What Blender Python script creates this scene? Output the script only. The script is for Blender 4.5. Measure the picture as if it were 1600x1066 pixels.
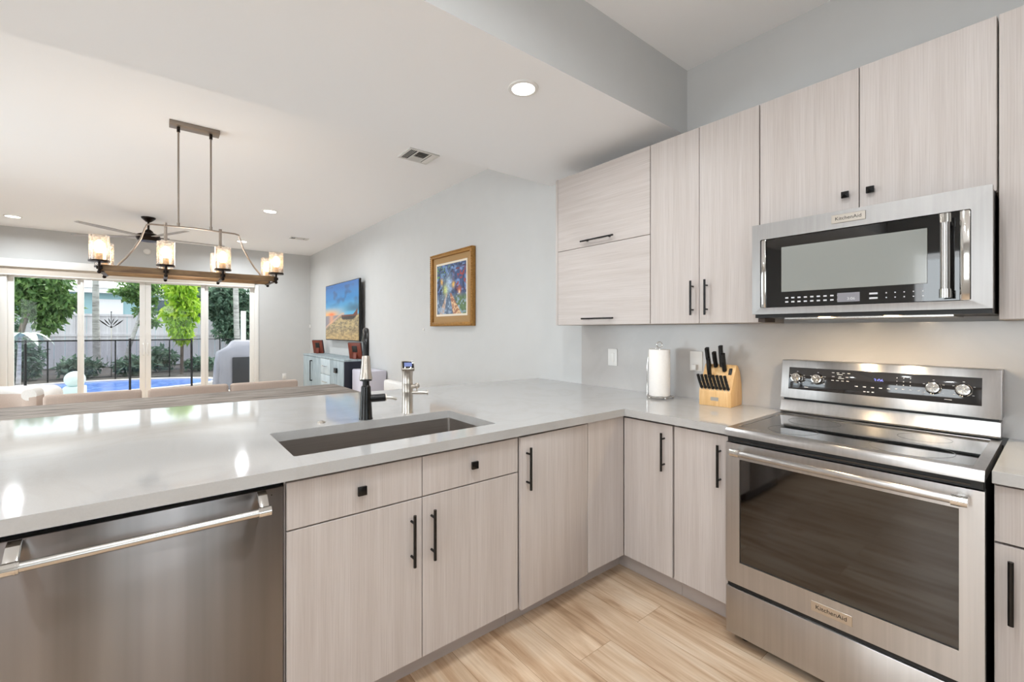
import bpy, bmesh, math, random
import numpy as np
from mathutils import Vector, Matrix, Euler
random.seed(4); rng = np.random.default_rng(7)
sc = bpy.context.scene
COL = sc.collection
for o in list(bpy.data.objects):
    bpy.data.objects.remove(o)

# ------------------------------------------------------------------ camera, world, sun, added fill lamps, exposure
cam = bpy.data.cameras.new('camera'); camo = bpy.data.objects.new('camera', cam); COL.objects.link(camo)
cam.sensor_width = 36; cam.lens = 690.5 / 1600 * 36; cam.shift_y = -16.6 / 1600
camo.location = (0, 0, 1.334); camo.rotation_euler = (math.radians(90), 0, -math.radians(38.65475))
cam.clip_start = 0.02; cam.clip_end = 300
sc.camera = camo
sc.view_settings.view_transform = 'Standard'; sc.view_settings.look = 'None'
sc.view_settings.gamma = 1; sc.view_settings.use_curve_mapping = False
sc.view_settings.exposure = 0.0
wd = bpy.data.worlds.new('World'); sc.world = wd; wd.use_nodes = True
bg = wd.node_tree.nodes['Background']; bg.inputs[0].default_value = (0.86, 0.93, 1.0, 1); bg.inputs[1].default_value = 2.7
def lamp(name, kind, loc, energy, color=(1, 1, 1), rot=(0, 0, 0), **kw):
    l = bpy.data.lights.new(name, kind); l.energy = energy; l.color = color
    for k, v in kw.items(): setattr(l, k, v)
    o = bpy.data.objects.new(name, l); COL.objects.link(o); o.location = loc; o.rotation_euler = rot
    return o
SUN = lamp('sun', 'SUN', (0, 20, 10), 5.5, (1, .96, .9), angle=math.radians(1.5))
SUN.rotation_euler = Vector((-0.35, -0.42, -0.90)).to_track_quat('-Z', 'Y').to_euler()
# added fill lamps at unseen rear and side windows, brightening kitchen and living room
lamp('kitchen_rear_fill', 'AREA', (0.2, -1.62, 1.55), 4, (.93, .97, 1), (math.radians(-90), 0, math.radians(180)), shape='RECTANGLE', size=1.8, size_y=1.3)
lamp('kitchen_side_fill', 'AREA', (-3.24, .1, 1.6), 42, (.93, .97, 1), (math.radians(90), 0, math.radians(-90)), shape='RECTANGLE', size=2.2, size_y=1.4)
lamp('living_side_fill', 'AREA', (-3.24, 5.2, 1.35), 37, (.85, .94, 1), (math.radians(90), 0, math.radians(-90)), shape='RECTANGLE', size=3.0, size_y=2.0, spread=math.radians(115))
pl_ = lamp('door_daylight_portal', 'AREA', (-.16, 10.34, 1.13), 1, rot=(math.radians(-90), 0, 0), shape='RECTANGLE', size=3.5, size_y=2.3)
pl_.data.cycles.is_portal = True
KITCHEN_W, LIVING_W, SOFFIT_W, FILL_ROW_W = 12, 27, 7, 6.5

# ------------------------------------------------------------------ materials
def lin(c):
    if isinstance(c, str):
        c = [int(c[i:i + 2], 16) / 255 for i in (0, 2, 4)]
        return tuple((v / 12.92 if v <= .04045 else ((v + .055) / 1.055) ** 2.4) for v in c)
    return tuple(c)
class NT:
    def __init__(s, name):
        s.m = bpy.data.materials.new(name); s.m.use_nodes = True; s.t = s.m.node_tree
        s.b = s.t.nodes['Principled BSDF']; s.out = s.t.nodes['Material Output']
    def n(s, typ, **kw):
        q = s.t.nodes.new(typ)
        for k, v in kw.items(): setattr(q, k, v)
        return q
    def l(s, a, b): s.t.links.new(a, b)
    def coord(s, scale=(1, 1, 1), kind='Object'):
        tc = s.n('ShaderNodeTexCoord'); mp = s.n('ShaderNodeMapping'); mp.inputs['Scale'].default_value = scale
        s.l(tc.outputs[kind], mp.inputs['Vector']); return mp.outputs['Vector']
    def noise(s, vec, scale=1, detail=3, rough=.5, dist=0):
        q = s.n('ShaderNodeTexNoise'); q.inputs['Scale'].default_value = scale; q.inputs['Detail'].default_value = detail
        q.inputs['Roughness'].default_value = rough; q.inputs['Distortion'].default_value = dist
        s.l(vec, q.inputs['Vector']); return q.outputs['Fac']
    def ramp(s, fac, stops):
        r = s.n('ShaderNodeValToRGB'); e = r.color_ramp.elements
        while len(e) < len(stops): e.new(.5)
        for q, (p, c) in zip(e, stops): q.position = p; q.color = (*lin(c), 1)
        s.l(fac, r.inputs[0]); return r.outputs[0]
    def mix(s, fac, a, b, mode='MIX'):
        q = s.n('ShaderNodeMix', data_type='RGBA', blend_type=mode)
        for v, i in ((fac, 0), (a, 6), (b, 7)):
            if hasattr(v, 'links'): s.l(v, q.inputs[i])
            elif i == 0: q.inputs[0].default_value = v
            else: q.inputs[i].default_value = (*lin(v), 1)
        return q.outputs[2]
    def bump(s, h, strength=.1, dist=.01):
        q = s.n('ShaderNodeBump'); q.inputs['Strength'].default_value = strength; q.inputs['Distance'].default_value = dist
        s.l(h, q.inputs['Height']); s.l(q.outputs[0], s.b.inputs['Normal'])
    def set(s, **kw):
        for k, v in kw.items():
            i = s.b.inputs[k.replace('_', ' ')]
            if hasattr(v, 'links'): s.l(v, i)
            elif isinstance(v, (str, tuple)) : i.default_value = (*lin(v), 1)
            else: i.default_value = v
        return s.m
def pm(name, col, rough=.5, metal=0, spec=.5, coat=0, emit=None, es=0, var=0, vs=30):
    t = NT(name)
    if var:
        c = lin(col); f = t.noise(t.coord(), vs, 4)
        colr = t.ramp(f, [(.3, tuple(max(0, v * (1 - var)) for v in c)), (.7, tuple(min(1, v * (1 + var)) for v in c))])
    else: colr = lin(col)
    t.set(Base_Color=colr, Roughness=rough, Metallic=metal)
    t.b.inputs['Specular IOR Level'].default_value = spec; t.b.inputs['Coat Weight'].default_value = coat; t.b.inputs['Coat Roughness'].default_value = .03
    if emit: t.b.inputs['Emission Color'].default_value = (*lin(emit), 1); t.b.inputs['Emission Strength'].default_value = es
    return t.m
def laminate(name, vertical=True):
    t = NT(name); tc = t.n('ShaderNodeTexCoord'); sp = t.n('ShaderNodeSeparateXYZ'); t.l(tc.outputs['Object'], sp.inputs[0])
    ad = t.n('ShaderNodeMath', operation='ADD'); t.l(sp.outputs[0], ad.inputs[0]); t.l(sp.outputs[1], ad.inputs[1])
    cb = t.n('ShaderNodeCombineXYZ')
    t.l(ad.outputs[0], cb.inputs[0 if vertical else 2]); t.l(sp.outputs[2], cb.inputs[2 if vertical else 0])
    m1 = t.n('ShaderNodeMapping'); m1.inputs['Scale'].default_value = (260, 1, 3.5); t.l(cb.outputs[0], m1.inputs[0])
    m2 = t.n('ShaderNodeMapping'); m2.inputs['Scale'].default_value = (28, 1, .8); t.l(cb.outputs[0], m2.inputs[0])
    f1 = t.noise(m1.outputs[0], 1, 3, .6); f2 = t.noise(m2.outputs[0], 1, 2, .5)
    c1 = t.ramp(f1, [(.3, 'bcb3af'), (.5, 'c7bfbb'), (.72, 'cdc6c3')])
    c2 = t.ramp(f2, [(.35, 'e9e5e1'), (.65, 'f6f4f2')])
    t.set(Base_Color=t.mix(.75, c1, c2, 'MULTIPLY'), Roughness=.42); t.b.inputs['Specular IOR Level'].default_value = .35
    return t.m
def steel(name, col='c9c6c2', rough=.24, axis=(3, 3, 220), aniso=.6, bump=.03, tan=None, var=.06):
    t = NT(name); f = t.noise(t.coord(axis), 1, 3, .6)
    c = lin(col)
    t.set(Base_Color=t.ramp(f, [(.3, tuple(v * (1 - var) for v in c)), (.7, tuple(min(1, v * (1 + var)) for v in c))]), Metallic=1.0, Roughness=rough)
    t.b.inputs['Anisotropic'].default_value = aniso
    if tan:
        cv = t.n('ShaderNodeCombineXYZ')
        for i in range(3): cv.inputs[i].default_value = tan[i]
        t.l(cv.outputs[0], t.b.inputs['Tangent'])
    t.bump(f, bump, .002); return t.m
M = {}
M['wall'] = pm('wall_paint', 'c9c9c8', .75, spec=.25, var=.012, vs=6)
M['ceil'] = pm('ceiling_paint', 'f5f5f6', .85, spec=.2)
M['trim'] = pm('white_trim', 'e8e6e2', .4)
M['lam'] = laminate('laminate_vertical_grain'); M['lamh'] = laminate('laminate_horizontal_grain', False)
M['carc'] = pm('carcass_melamine', 'bfb4ab', .5)
M['toe'] = pm('toe_kick_laminate', 'b5aaa4', .5)
M['black'] = pm('satin_black_metal', '080707', .27, 0, spec=.4)
M['steel'] = steel('brushed_steel'); M['steelv'] = steel('brushed_steel_appliance', 'b8b5b3', .3, (60, 60, 1.2), .9, .006, (0, .05, 1))
M['mwsteel'] = steel('brushed_steel_microwave', 'a19e9c', .40, (60, 60, 1.2), .3, .004)
M['dw'] = steel('steel_painted_bands', '8f8c8c', .3, (11, 11, .35), .95, .006, (.05, 0, 1), .16)  # broad vertical bands in the colour imitate blurred reflections
M['sinks'] = steel('sink_steel', 'aea7a1', .4, (4, 160, 160), .3)
M['chrome'] = pm('polished_nickel', 'd8d6d2', .08, 1)
M['nickel'] = pm('satin_nickel', 'c8c0b6', .28, 1); M['anick'] = pm('aged_nickel', '978c82', .42, 1)
M['gblack'] = pm('black_glass', '050506', .03, spec=.6, coat=.6)
M['oven'] = pm('oven_window_glass', '080504', .05, spec=.8, coat=.6)
M['panel'] = pm('console_glass', '1c1b1d', .06, spec=.6, coat=.4)
M['bplast'] = pm('black_plastic', '0b0b0b', .45)
M['mark'] = pm('printed_marks', 'c9c9cc', .6)
M['wplast'] = pm('white_plastic', 'e9e7e4', .35)
M['paper'] = pm('paper_towel', 'eeeae6', .95, spec=.1, var=.02, vs=90)
M['fabric'] = pm('beige_upholstery', 'c8b6aa', .9, spec=.2, var=.05, vs=160)
M['boucle'] = pm('white_boucle', 'efece8', .95, spec=.1, var=.03, vs=120)
M['darkw'] = pm('dark_wood_leg', '3a2a20', .5)
M['bronze'] = pm('dark_bronze', '241b16', .35, .7)
M['blade'] = pm('fan_blade_grey', 'a8a39e', .5)
M['gold'] = pm('gilded_wood', 'a5793f', .38, .55, var=.18, vs=40)
M['mat'] = pm('gold_linen_mat', 'a88557', .7, var=.08, vs=140)
M['matw'] = pm('cream_mat', 'e9ddcb', .8)
M['bulb'] = pm('lit_bulb', 'fff2dd', .5, emit='ffd9a8', es=14)
M['lens'] = pm('downlight_lens', 'ffffff', .5, emit='fffaf2', es=9)
M['redw'] = pm('reddish_brown_wood', '74301d', .4, var=.1)
M['navy'] = pm('dark_navy', '15192a', .4)
M['lilac'] = pm('pale_lilac_lacquer', 'd5d2de', .35)
M['vent'] = pm('vent_white', 'dcdad6', .5); M['ventd'] = pm('vent_dark', '3b3a38', .8)
M['cord'] = M['bplast']
def quartz():
    t = NT('white_quartz'); f = t.noise(t.coord(), 220, 2); g = t.noise(t.coord(), 1.6, 5, .6, 1.5)
    a = t.ramp(f, [(.35, 'b2b0ae'), (.6, 'b4b2b0')]); b = t.ramp(g, [(.44, 'ffffff'), (.5, 'fbfaf9'), (.56, 'ffffff')])
    t.set(Base_Color=t.mix(1, a, b, 'MULTIPLY'), Roughness=.065); t.b.inputs['Specular IOR Level'].default_value = .6; return t.m
M['quartz'] = quartz()
def splash():
    t = NT('backsplash_slab'); g = t.noise(t.coord(), 2, 5, .6, 1)
    t.set(Base_Color=t.ramp(g, [(.4, 'b3afac'), (.6, 'b9b5b2')]), Roughness=.16); return t.m
M['splash'] = splash()
def floorm():
    t = NT('oak_plank_floor'); tc = t.n('ShaderNodeTexCoord'); sp = t.n('ShaderNodeSeparateXYZ'); t.l(tc.outputs['Object'], sp.inputs[0])
    cb = t.n('ShaderNodeCombineXYZ'); t.l(sp.outputs[1], cb.inputs[0]); t.l(sp.outputs[0], cb.inputs[1])
    def brick(c1, c2, mortar):
        b = t.n('ShaderNodeTexBrick', offset=.37, offset_frequency=2); b.inputs['Scale'].default_value = 1; b.inputs['Brick Width'].default_value = 1.22
        b.inputs['Row Height'].default_value = .19; b.inputs['Mortar Size'].default_value = .0008; b.inputs['Bias'].default_value = 0
        b.inputs['Color1'].default_value = (*c1, 1); b.inputs['Color2'].default_value = (*c2, 1); b.inputs['Mortar'].default_value = (*mortar, 1)
        t.l(cb.outputs[0], b.inputs['Vector']); return b
    b = brick((0, 0, 0), (1, 1, 1), (.5, .5, .5)); tone = b.outputs['Color']
    # grain, shifted plank by plank
    sh = t.n('ShaderNodeVectorMath', operation='MULTIPLY'); t.l(tone, sh.inputs[0]); sh.inputs[1].default_value = (7, 31, 0)
    av = t.n('ShaderNodeVectorMath', operation='ADD'); t.l(cb.outputs[0], av.inputs[0]); t.l(sh.outputs[0], av.inputs[1])
    m1 = t.n('ShaderNodeMapping'); m1.inputs['Scale'].default_value = (1.3, 9, 1); t.l(av.outputs[0], m1.inputs[0])
    m2 = t.n('ShaderNodeMapping'); m2.inputs['Scale'].default_value = (3, 90, 1); t.l(av.outputs[0], m2.inputs[0])
    g1 = t.noise(m1.outputs[0], 1.3, 4, .55, 1.2); g2 = t.noise(m2.outputs[0], 1, 3)
    base = t.ramp(g1, [(.26, 'a3866a'), (.40, 'cdb195'), (.54, 'e2ccb3'), (.75, 'ecddca')])
    fine = t.ramp(g2, [(.3, 'ddd1c4'), (.65, 'ffffff')])
    tonec = t.ramp(tone, [(0, 'ded3c8'), (1, 'fffcf8')])
    c = t.mix(.55, base, fine, 'MULTIPLY'); c = t.mix(.8, c, tonec, 'MULTIPLY')
    c = t.mix(b.outputs['Fac'], c, '8a6a49')
    t.set(Base_Color=c, Roughness=.34); return t.m
M['floor'] = floorm()
def streak(name, stops, scale, rough=.6, detail=5, dist=.6):
    t = NT(name); f = t.noise(t.coord(scale), 1, detail, .62, dist)
    t.set(Base_Color=t.ramp(f, stops), Roughness=rough); return t.m
M['tablew'] = streak('weathered_grey_wood', [(.3, '574f4a'), (.46, '857b73'), (.6, 'a1978e'), (.75, 'b7aea6')], (3, 26, 26), .85)
M['bluew'] = streak('grey_blue_wood', [(.3, '7a8a92'), (.5, '9aa8ae'), (.7, 'b3bfc3')], (30, 30, 3), .5)
M['bluel'] = streak('pale_grey_blue_wood', [(.3, 'a4b4bc'), (.6, 'c9d5da')], (30, 30, 3), .5)
M['beam'] = streak('brown_oak_beam', [(.3, '5e4630'), (.5, '7d6142'), (.7, '977a55')], (4, 40, 40), .5)
M['maple'] = streak('light_maple', [(.3, 'cc9e66'), (.55, 'dcb47e'), (.75, 'e5c596')], (60, 60, 5), .45)
M['bark'] = streak('palm_bark', [(.3, '8a8580'), (.6, 'c2bdb8')], (3, 3, 14), .9)
M['barkd'] = streak('tree_bark', [(.3, '50463c'), (.6, '847668')], (10, 10, 2), .9)
M['vinyl'] = streak('pale_fence_boards', [(.3, 'cfc8cc'), (.7, 'e3dee2')], (9, 9, .3), .6)
M['house'] = pm('aqua_grey_stucco', '9fc0c6', .9); M['roof'] = pm('pale_roof', 'eceaea', .8); M['fascia'] = pm('white_fascia', 'f0eef0', .7)
M['shade'] = pm('beige_blind_fabric', 'cfc6bb', .9, spec=.1)
M['patio'] = pm('grey_paving', 'a29f9c', .8, var=.08, vs=3); M['soil'] = pm('garden_soil', '4b453f', .95, var=.3, vs=5)
M['cope'] = pm('pool_coping', 'c9c2bb', .7, var=.05, vs=9)
M['cover'] = pm('grey_grill_cover', '8f8d95', .7, var=.06, vs=4); M['gdark'] = pm('grill_dark', '26262a', .5)
M['ball'] = pm('pale_aqua_ceramic', 'cbdcdc', .5)
def water():
    t = NT('pool_water'); f = t.noise(t.coord((3, 6, 1)), 1.5, 3)
    t.set(Base_Color=t.ramp(f, [(.35, '2f62c0'), (.6, '5f90dc'), (.75, '9cc0f0')]), Roughness=.08); t.bump(f, .25, .05); return t.m
M['water'] = water()
def leaf(name, a, b, c, tr=.5):
    t = NT(name); f = t.noise(t.coord(), 5, 2); col = t.ramp(f, [(.3, a), (.5, b), (.72, c)])
    t.set(Base_Color=col, Roughness=.5); tl = t.n('ShaderNodeBsdfTranslucent'); t.l(col, tl.inputs[0]); mx = t.n('ShaderNodeMixShader'); mx.inputs[0].default_value = tr
    t.l(t.b.outputs[0], mx.inputs[1]); t.l(tl.outputs[0], mx.inputs[2]); t.l(mx.outputs[0], t.out.inputs[0]); return t.m
M['leafy'] = leaf('yellow_green_leaves', '6f9a1c', 'a3c832', 'd8e860', .6)
M['leafg'] = leaf('green_leaves', '41632f', '66894a', '9ab86c', .5)
M['leafd'] = leaf('dark_green_leaves', '3c5544', '63806a', 'a3bda0', .45)
def clear_glass(name, tint=(1, 1, 1), gloss=.35, rough=.0, haze=0, hazec=(1, 1, 1)):
    t = NT(name); tr = t.n('ShaderNodeBsdfTransparent'); tr.inputs[0].default_value = (*tint, 1)
    gl = t.n('ShaderNodeBsdfGlossy'); gl.inputs['Roughness'].default_value = rough
    fr = t.n('ShaderNodeFresnel'); fr.inputs[0].default_value = 1.45
    fm = t.n('ShaderNodeMath', operation='MULTIPLY'); t.l(fr.outputs[0], fm.inputs[0]); fm.inputs[1].default_value = gloss
    mx = t.n('ShaderNodeMixShader'); t.l(fm.outputs[0], mx.inputs[0]); t.l(tr.outputs[0], mx.inputs[1]); t.l(gl.outputs[0], mx.inputs[2]); o = mx.outputs[0]
    if haze:
        df = t.n('ShaderNodeBsdfDiffuse'); df.inputs[0].default_value = (*hazec, 1); tl = t.n('ShaderNodeBsdfTranslucent'); tl.inputs[0].default_value = (*hazec, 1)
        ad = t.n('ShaderNodeMixShader'); ad.inputs[0].default_value = .6; t.l(df.outputs[0], ad.inputs[1]); t.l(tl.outputs[0], ad.inputs[2])
        f = t.noise(t.coord(), 60, 3); rp = t.ramp(f, [(.4, (haze * .4,) * 3), (.7, (min(1, haze * 2),) * 3)])
        m2 = t.n('ShaderNodeMixShader'); t.l(rp, m2.inputs[0]); t.l(o, m2.inputs[1]); t.l(ad.outputs[0], m2.inputs[2]); o = m2.outputs[0]
    t.l(o, t.out.inputs[0]); return t.m
M['pane'] = clear_glass('window_glass', (.96, .98, .97))
M['seed'] = clear_glass('seeded_glass', (.97, .96, .95), gloss=1, haze=.16, hazec=(.95, .9, .86))
M['net'] = clear_glass('pool_fence_netting', (.90, .90, .92))
def vcol(name, emit=0, rough=.5):
    t = NT(name); a = t.n('ShaderNodeVertexColor', layer_name='Col')
    if emit:
        t.set(Base_Color=(.01, .01, .01), Roughness=.25); t.l(a.outputs[0], t.b.inputs['Emission Color']); t.b.inputs['Emission Strength'].default_value = emit
    else: t.set(Base_Color=a.outputs[0], Roughness=rough)
    return t.m

# ------------------------------------------------------------------ mesh builder
OFF = {}
class B:
    def __init__(s): s.bm = bmesh.new(); s.mi = 0
    def _new(s, verts):
        fs = {f for v in verts for f in v.link_faces}
        for f in fs: f.material_index = s.mi
        return list(fs)
    def box(s, x0, x1, y0, y1, z0, z1, bev=0, seg=2, rot=None, piv=None):
        r = bmesh.ops.create_cube(s.bm, size=1); v = r['verts']
        bmesh.ops.scale(s.bm, verts=v, vec=(abs(x1 - x0), abs(y1 - y0), abs(z1 - z0)))
        bmesh.ops.translate(s.bm, verts=v, vec=((x0 + x1) / 2, (y0 + y1) / 2, (z0 + z1) / 2))
        if bev:
            e = {q for w in v for q in w.link_edges}
            rr = bmesh.ops.bevel(s.bm, geom=list(e), offset=bev, segments=seg, profile=.5, affect='EDGES')
            v = list({w for f in rr['faces'] for w in f.verts} | {w for w in v if w.is_valid})
        if rot: bmesh.ops.rotate(s.bm, verts=v, cent=piv or Vector(((x0 + x1) / 2, (y0 + y1) / 2, (z0 + z1) / 2)), matrix=rot)
        s._new(v); return s
    def cyl(s, p0, p1, r0, r1=None, seg=24):
        p0, p1 = Vector(p0), Vector(p1); d = p1 - p0; r1 = r0 if r1 is None else r1
        m = Matrix.Translation((p0 + p1) / 2) @ d.to_track_quat('Z', 'Y').to_matrix().to_4x4()
        r = bmesh.ops.create_cone(s.bm, cap_ends=True, segments=seg, radius1=r0, radius2=r1, depth=d.length, matrix=m)
        s._new(r['verts']); return s
    def sph(s, c, r, sc3=(1, 1, 1), u=20, v=12):
        m = Matrix.Translation(c) @ Matrix.Diagonal((*sc3, 1))
        q = bmesh.ops.create_uvsphere(s.bm, u_segments=u, v_segments=v, radius=r, matrix=m); s._new(q['verts']); return s
    def tube(s, pts, r, seg=12, cap=True):
        pts = [Vector(p) for p in pts]; rs = r if isinstance(r, (list, tuple)) else [r] * len(pts); rings = []
        t0 = (pts[1] - pts[0]).normalized(); u = t0.orthogonal().normalized()
        for i, p in enumerate(pts):
            t = ((pts[min(i + 1, len(pts) - 1)] - p).normalized() + (p - pts[max(i - 1, 0)]).normalized()).normalized()
            u = (u - t * u.dot(t)).normalized(); w = t.cross(u)
            rings.append([s.bm.verts.new(p + (u * math.cos(a) + w * math.sin(a)) * rs[i]) for a in [2 * math.pi * k / seg for k in range(seg)]])
        for a, b in zip(rings, rings[1:]):
            for k in range(seg): s.bm.faces.new((a[k], a[(k + 1) % seg], b[(k + 1) % seg], b[k])).material_index = s.mi
        if cap:
            s.bm.faces.new(rings[0][::-1]).material_index = s.mi; s.bm.faces.new(rings[-1]).material_index = s.mi
        return s
    def lathe(s, prof, c, seg=32, rot=None, cap=True):
        c = Vector(c); rings = []; cap = cap and prof[0] != prof[-1]
        for r, z in prof:
            ring = []
            for k in range(seg):
                a = 2 * math.pi * k / seg; p = Vector((r * math.cos(a), r * math.sin(a), z))
                if rot: p = rot @ p
                ring.append(s.bm.verts.new(c + p))
            rings.append(ring)
        for a, b in zip(rings, rings[1:]):
            for k in range(seg): s.bm.faces.new((a[k], a[(k + 1) % seg], b[(k + 1) % seg], b[k])).material_index = s.mi
        if cap and prof[0][0] > 1e-4: s.bm.faces.new(rings[0][::-1]).material_index = s.mi
        if cap and prof[-1][0] > 1e-4: s.bm.faces.new(rings[-1]).material_index = s.mi
        return s
    def prism(s, poly, ax, a0, a1, bev=0):
        """polygon in the plane normal to axis ax (x: (y,z), y: (x,z), z: (x,y)) pulled from a0 to a1"""
        f = {'x': lambda p, a: (a, p[0], p[1]), 'y': lambda p, a: (p[0], a, p[1]), 'z': lambda p, a: (p[0], p[1], a)}[ax]
        A = [s.bm.verts.new(f(p, a0)) for p in poly]; C = [s.bm.verts.new(f(p, a1)) for p in poly]; n = len(poly)
        fs = [s.bm.faces.new(A), s.bm.faces.new(C[::-1])] + [s.bm.faces.new((A[i], C[i], C[(i + 1) % n], A[(i + 1) % n])) for i in range(n)]
        bmesh.ops.recalc_face_normals(s.bm, faces=fs)
        if bev:
            e = {q for w in A + C for q in w.link_edges}; bmesh.ops.bevel(s.bm, geom=list(e), offset=bev, segments=2, profile=.5, affect='EDGES')
        for q in s.bm.faces:
            if q in fs: q.material_index = s.mi
        return s
    def plate_hole(s, outer, holes, z0, z1):
        es = []
        for loop in [outer] + holes:
            vs = [s.bm.verts.new((x, y, z0)) for x, y in loop]
            es += [s.bm.edges.new((vs[i], vs[(i + 1) % len(vs)])) for i in range(len(vs))]
        r = bmesh.ops.triangle_fill(s.bm, use_beauty=True, edges=es); fs = [g for g in r['geom'] if isinstance(g, bmesh.types.BMFace)]
        r = bmesh.ops.extrude_face_region(s.bm, geom=fs); vs = [g for g in r['geom'] if isinstance(g, bmesh.types.BMVert)]
        bmesh.ops.translate(s.bm, verts=vs, vec=(0, 0, z1 - z0)); bmesh.ops.recalc_face_normals(s.bm, faces=s.bm.faces); return s
    def text(s, body, size, m4, depth=.0006):
        c = bpy.data.curves.new('t', 'FONT'); c.body = body; c.size = size; c.align_x = 'CENTER'; c.align_y = 'CENTER'; c.extrude = depth
        o = bpy.data.objects.new('t', c); COL.objects.link(o); dg = bpy.context.evaluated_depsgraph_get(); dg.update()
        me = bpy.data.meshes.new_from_object(o.evaluated_get(dg)); me.transform(m4)
        n = len(s.bm.faces); s.bm.from_mesh(me); s.bm.faces.ensure_lookup_table()
        for f in s.bm.faces[n:]: f.material_index = s.mi
        bpy.data.objects.remove(o); bpy.data.curves.remove(c); bpy.data.meshes.remove(me); return s
    def build(s, name, mats, parent=None, sharp=32, smooth=True):
        mats = mats if isinstance(mats, list) else [mats]
        off = Vector(OFF.get(parent.name, (0, 0, 0))) if parent else Vector((0, 0, 0))
        bmesh.ops.translate(s.bm, verts=s.bm.verts, vec=-off)
        me = bpy.data.meshes.new(name); s.bm.to_mesh(me); s.bm.free()
        for m in mats: me.materials.append(m)
        if smooth:
            me.polygons.foreach_set('use_smooth', [True] * len(me.polygons)); me.set_sharp_from_angle(angle=math.radians(sharp))
        o = bpy.data.objects.new(name, me); COL.objects.link(o)
        if parent: o.parent = parent; OFF[o.name] = tuple(off)
        else: OFF[o.name] = (0, 0, 0)
        return o
XN = Matrix(((0, 0, -1, 0), (-1, 0, 0, 0), (0, 1, 0, 0), (0, 0, 0, 1)))      # text lying on a face that looks towards -X
def onx(x, y, z, tilt=0): return Matrix.Translation((x, y, z)) @ XN
def thing(name, label, cat, loc, group=None):
    o = bpy.data.objects.new(name, None); COL.objects.link(o); o.location = loc; o.empty_display_size = .05
    o['label'] = label; o['category'] = cat
    if group: o['group'] = group
    OFF[o.name] = tuple(loc); return o
def tag(o, label=None, cat=None, group=None, kind=None):
    if label: o['label'] = label
    if cat: o['category'] = cat
    if group: o['group'] = group
    if kind: o['kind'] = kind
    return o
def struct(o): o['kind'] = 'structure'; return o
def dup(root, loc, label=None, rotz=None):
    r = root.copy(); COL.objects.link(r); r.location = loc
    if rotz is not None: r.rotation_euler = (0, 0, rotz)
    if label: r['label'] = label
    def rec(src, dst):
        for ch in list(src.children):
            c = ch.copy(); COL.objects.link(c); c.parent = dst; rec(ch, c)
    rec(root, r); return r

# ------------------------------------------------------------------ room shell
WX, YW, ZC, ZS = 2.606, 10.366, 2.973, 2.562
XL, YB = -3.3, -1.75
struct(B().box(XL - .1, WX + .1, YB - .1, YW + .12, -.1, 0).build('floor', M['floor']))
struct(B().box(XL - .1, WX + .1, YB - .1, YW + .12, ZC, ZC + .12).build('ceiling', M['ceil']))
b = B(); b.box(XL, WX, 1.488, 2.735, ZS, ZC)
b.bm.faces.ensure_lookup_table()
for f in b.bm.faces:
    c = f.calc_center_median(); f.material_index = 0 if c.z < ZS + .01 else 1
struct(b.build('ceiling_soffit', [M['ceil'], M['wall']]))
struct(B().box(WX, WX + .12, YB - .1, YW + .12, 0, ZC).build('wall_right', M['wall']))
b = B(); ys = [(YB - .1, -1.0), (1.2, 3.7), (6.7, YW + .12)]
for a, c in ys: b.box(XL - .1, XL, a, c, 0, ZC)
for a, c, z0, z1 in ((-1.0, 1.2, .9, 2.3), (3.7, 6.7, .45, 2.45)): b.box(XL - .1, XL, a, c, 0, z0).box(XL - .1, XL, a, c, z1, ZC)
struct(b.build('wall_left', M['wall']))
for k, (a, c, z0, z1) in enumerate(((-1.0, 1.2, .9, 2.3), (3.7, 6.7, .45, 2.45))):
    e = .06; w_ = struct(B().box(XL - .08, XL + .01, a, a + e, z0, z1).box(XL - .08, XL + .01, c - e, c, z0, z1).box(XL - .08, XL + .01, a + e, c - e, z0, z0 + e).box(XL - .08, XL + .01, a + e, c - e, z1 - e, z1).box(XL - .07, XL, (a + c) / 2 - .03, (a + c) / 2 + .03, z0 + e, z1 - e).build('window_%d' % (k + 2), M['trim']))  # unseen side windows, added as openings for the side fill lamps
    B().box(XL - .05, XL - .045, a + e, c - e, z0 + e, z1 - e).build('pane', M['pane'], w_)
DX0, DX1, DZ = -1.93, 1.609, 2.262
struct(B().box(XL, DX0, YW, YW + .12, 0, ZC).box(DX1, WX, YW, YW + .12, 0, ZC).box(DX0, DX1, YW, YW + .12, DZ, ZC).build('wall_back', M['wall']))
struct(B().box(XL, WX, YB - .1, YB, 0, .9).box(XL, WX, YB - .1, YB, 2.2, ZC).box(XL, -.75, YB - .1, YB, .9, 2.2).box(1.15, WX, YB - .1, YB, .9, 2.2).build('wall_front', M['wall']))
wf = struct(B().box(-.75, -.69, YB - .08, YB + .01, .9, 2.2).box(1.09, 1.15, YB - .08, YB + .01, .9, 2.2).box(-.69, 1.09, YB - .08, YB + .01, .9, .96).box(-.69, 1.09, YB - .08, YB + .01, 2.14, 2.2).build('window_1', M['trim']))  # unseen rear window, added for fill from behind the camera
B().box(-.69, 1.09, YB - .05, YB - .045, .96, 2.14).build('pane', M['pane'], wf)
struct(B().box(WX - .014, WX, 2.9, YW, 0, .11).build('baseboard_right', M['trim']))
struct(B().box(DX1 + .07, WX - .014, YW - .014, YW, 0, .11).box(XL, DX0 - .07, YW - .014, YW, 0, .11).build('baseboard_back', M['trim']))
struct(B().box(-1.3, WX, 2.26, 2.6, 0, .855).build('wall_peninsula', M['wall']))
struct(B().box(WX - .02, WX, -.9, 2.361, .914, 1.3705).build('trim_backsplash', M['splash']))

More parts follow.
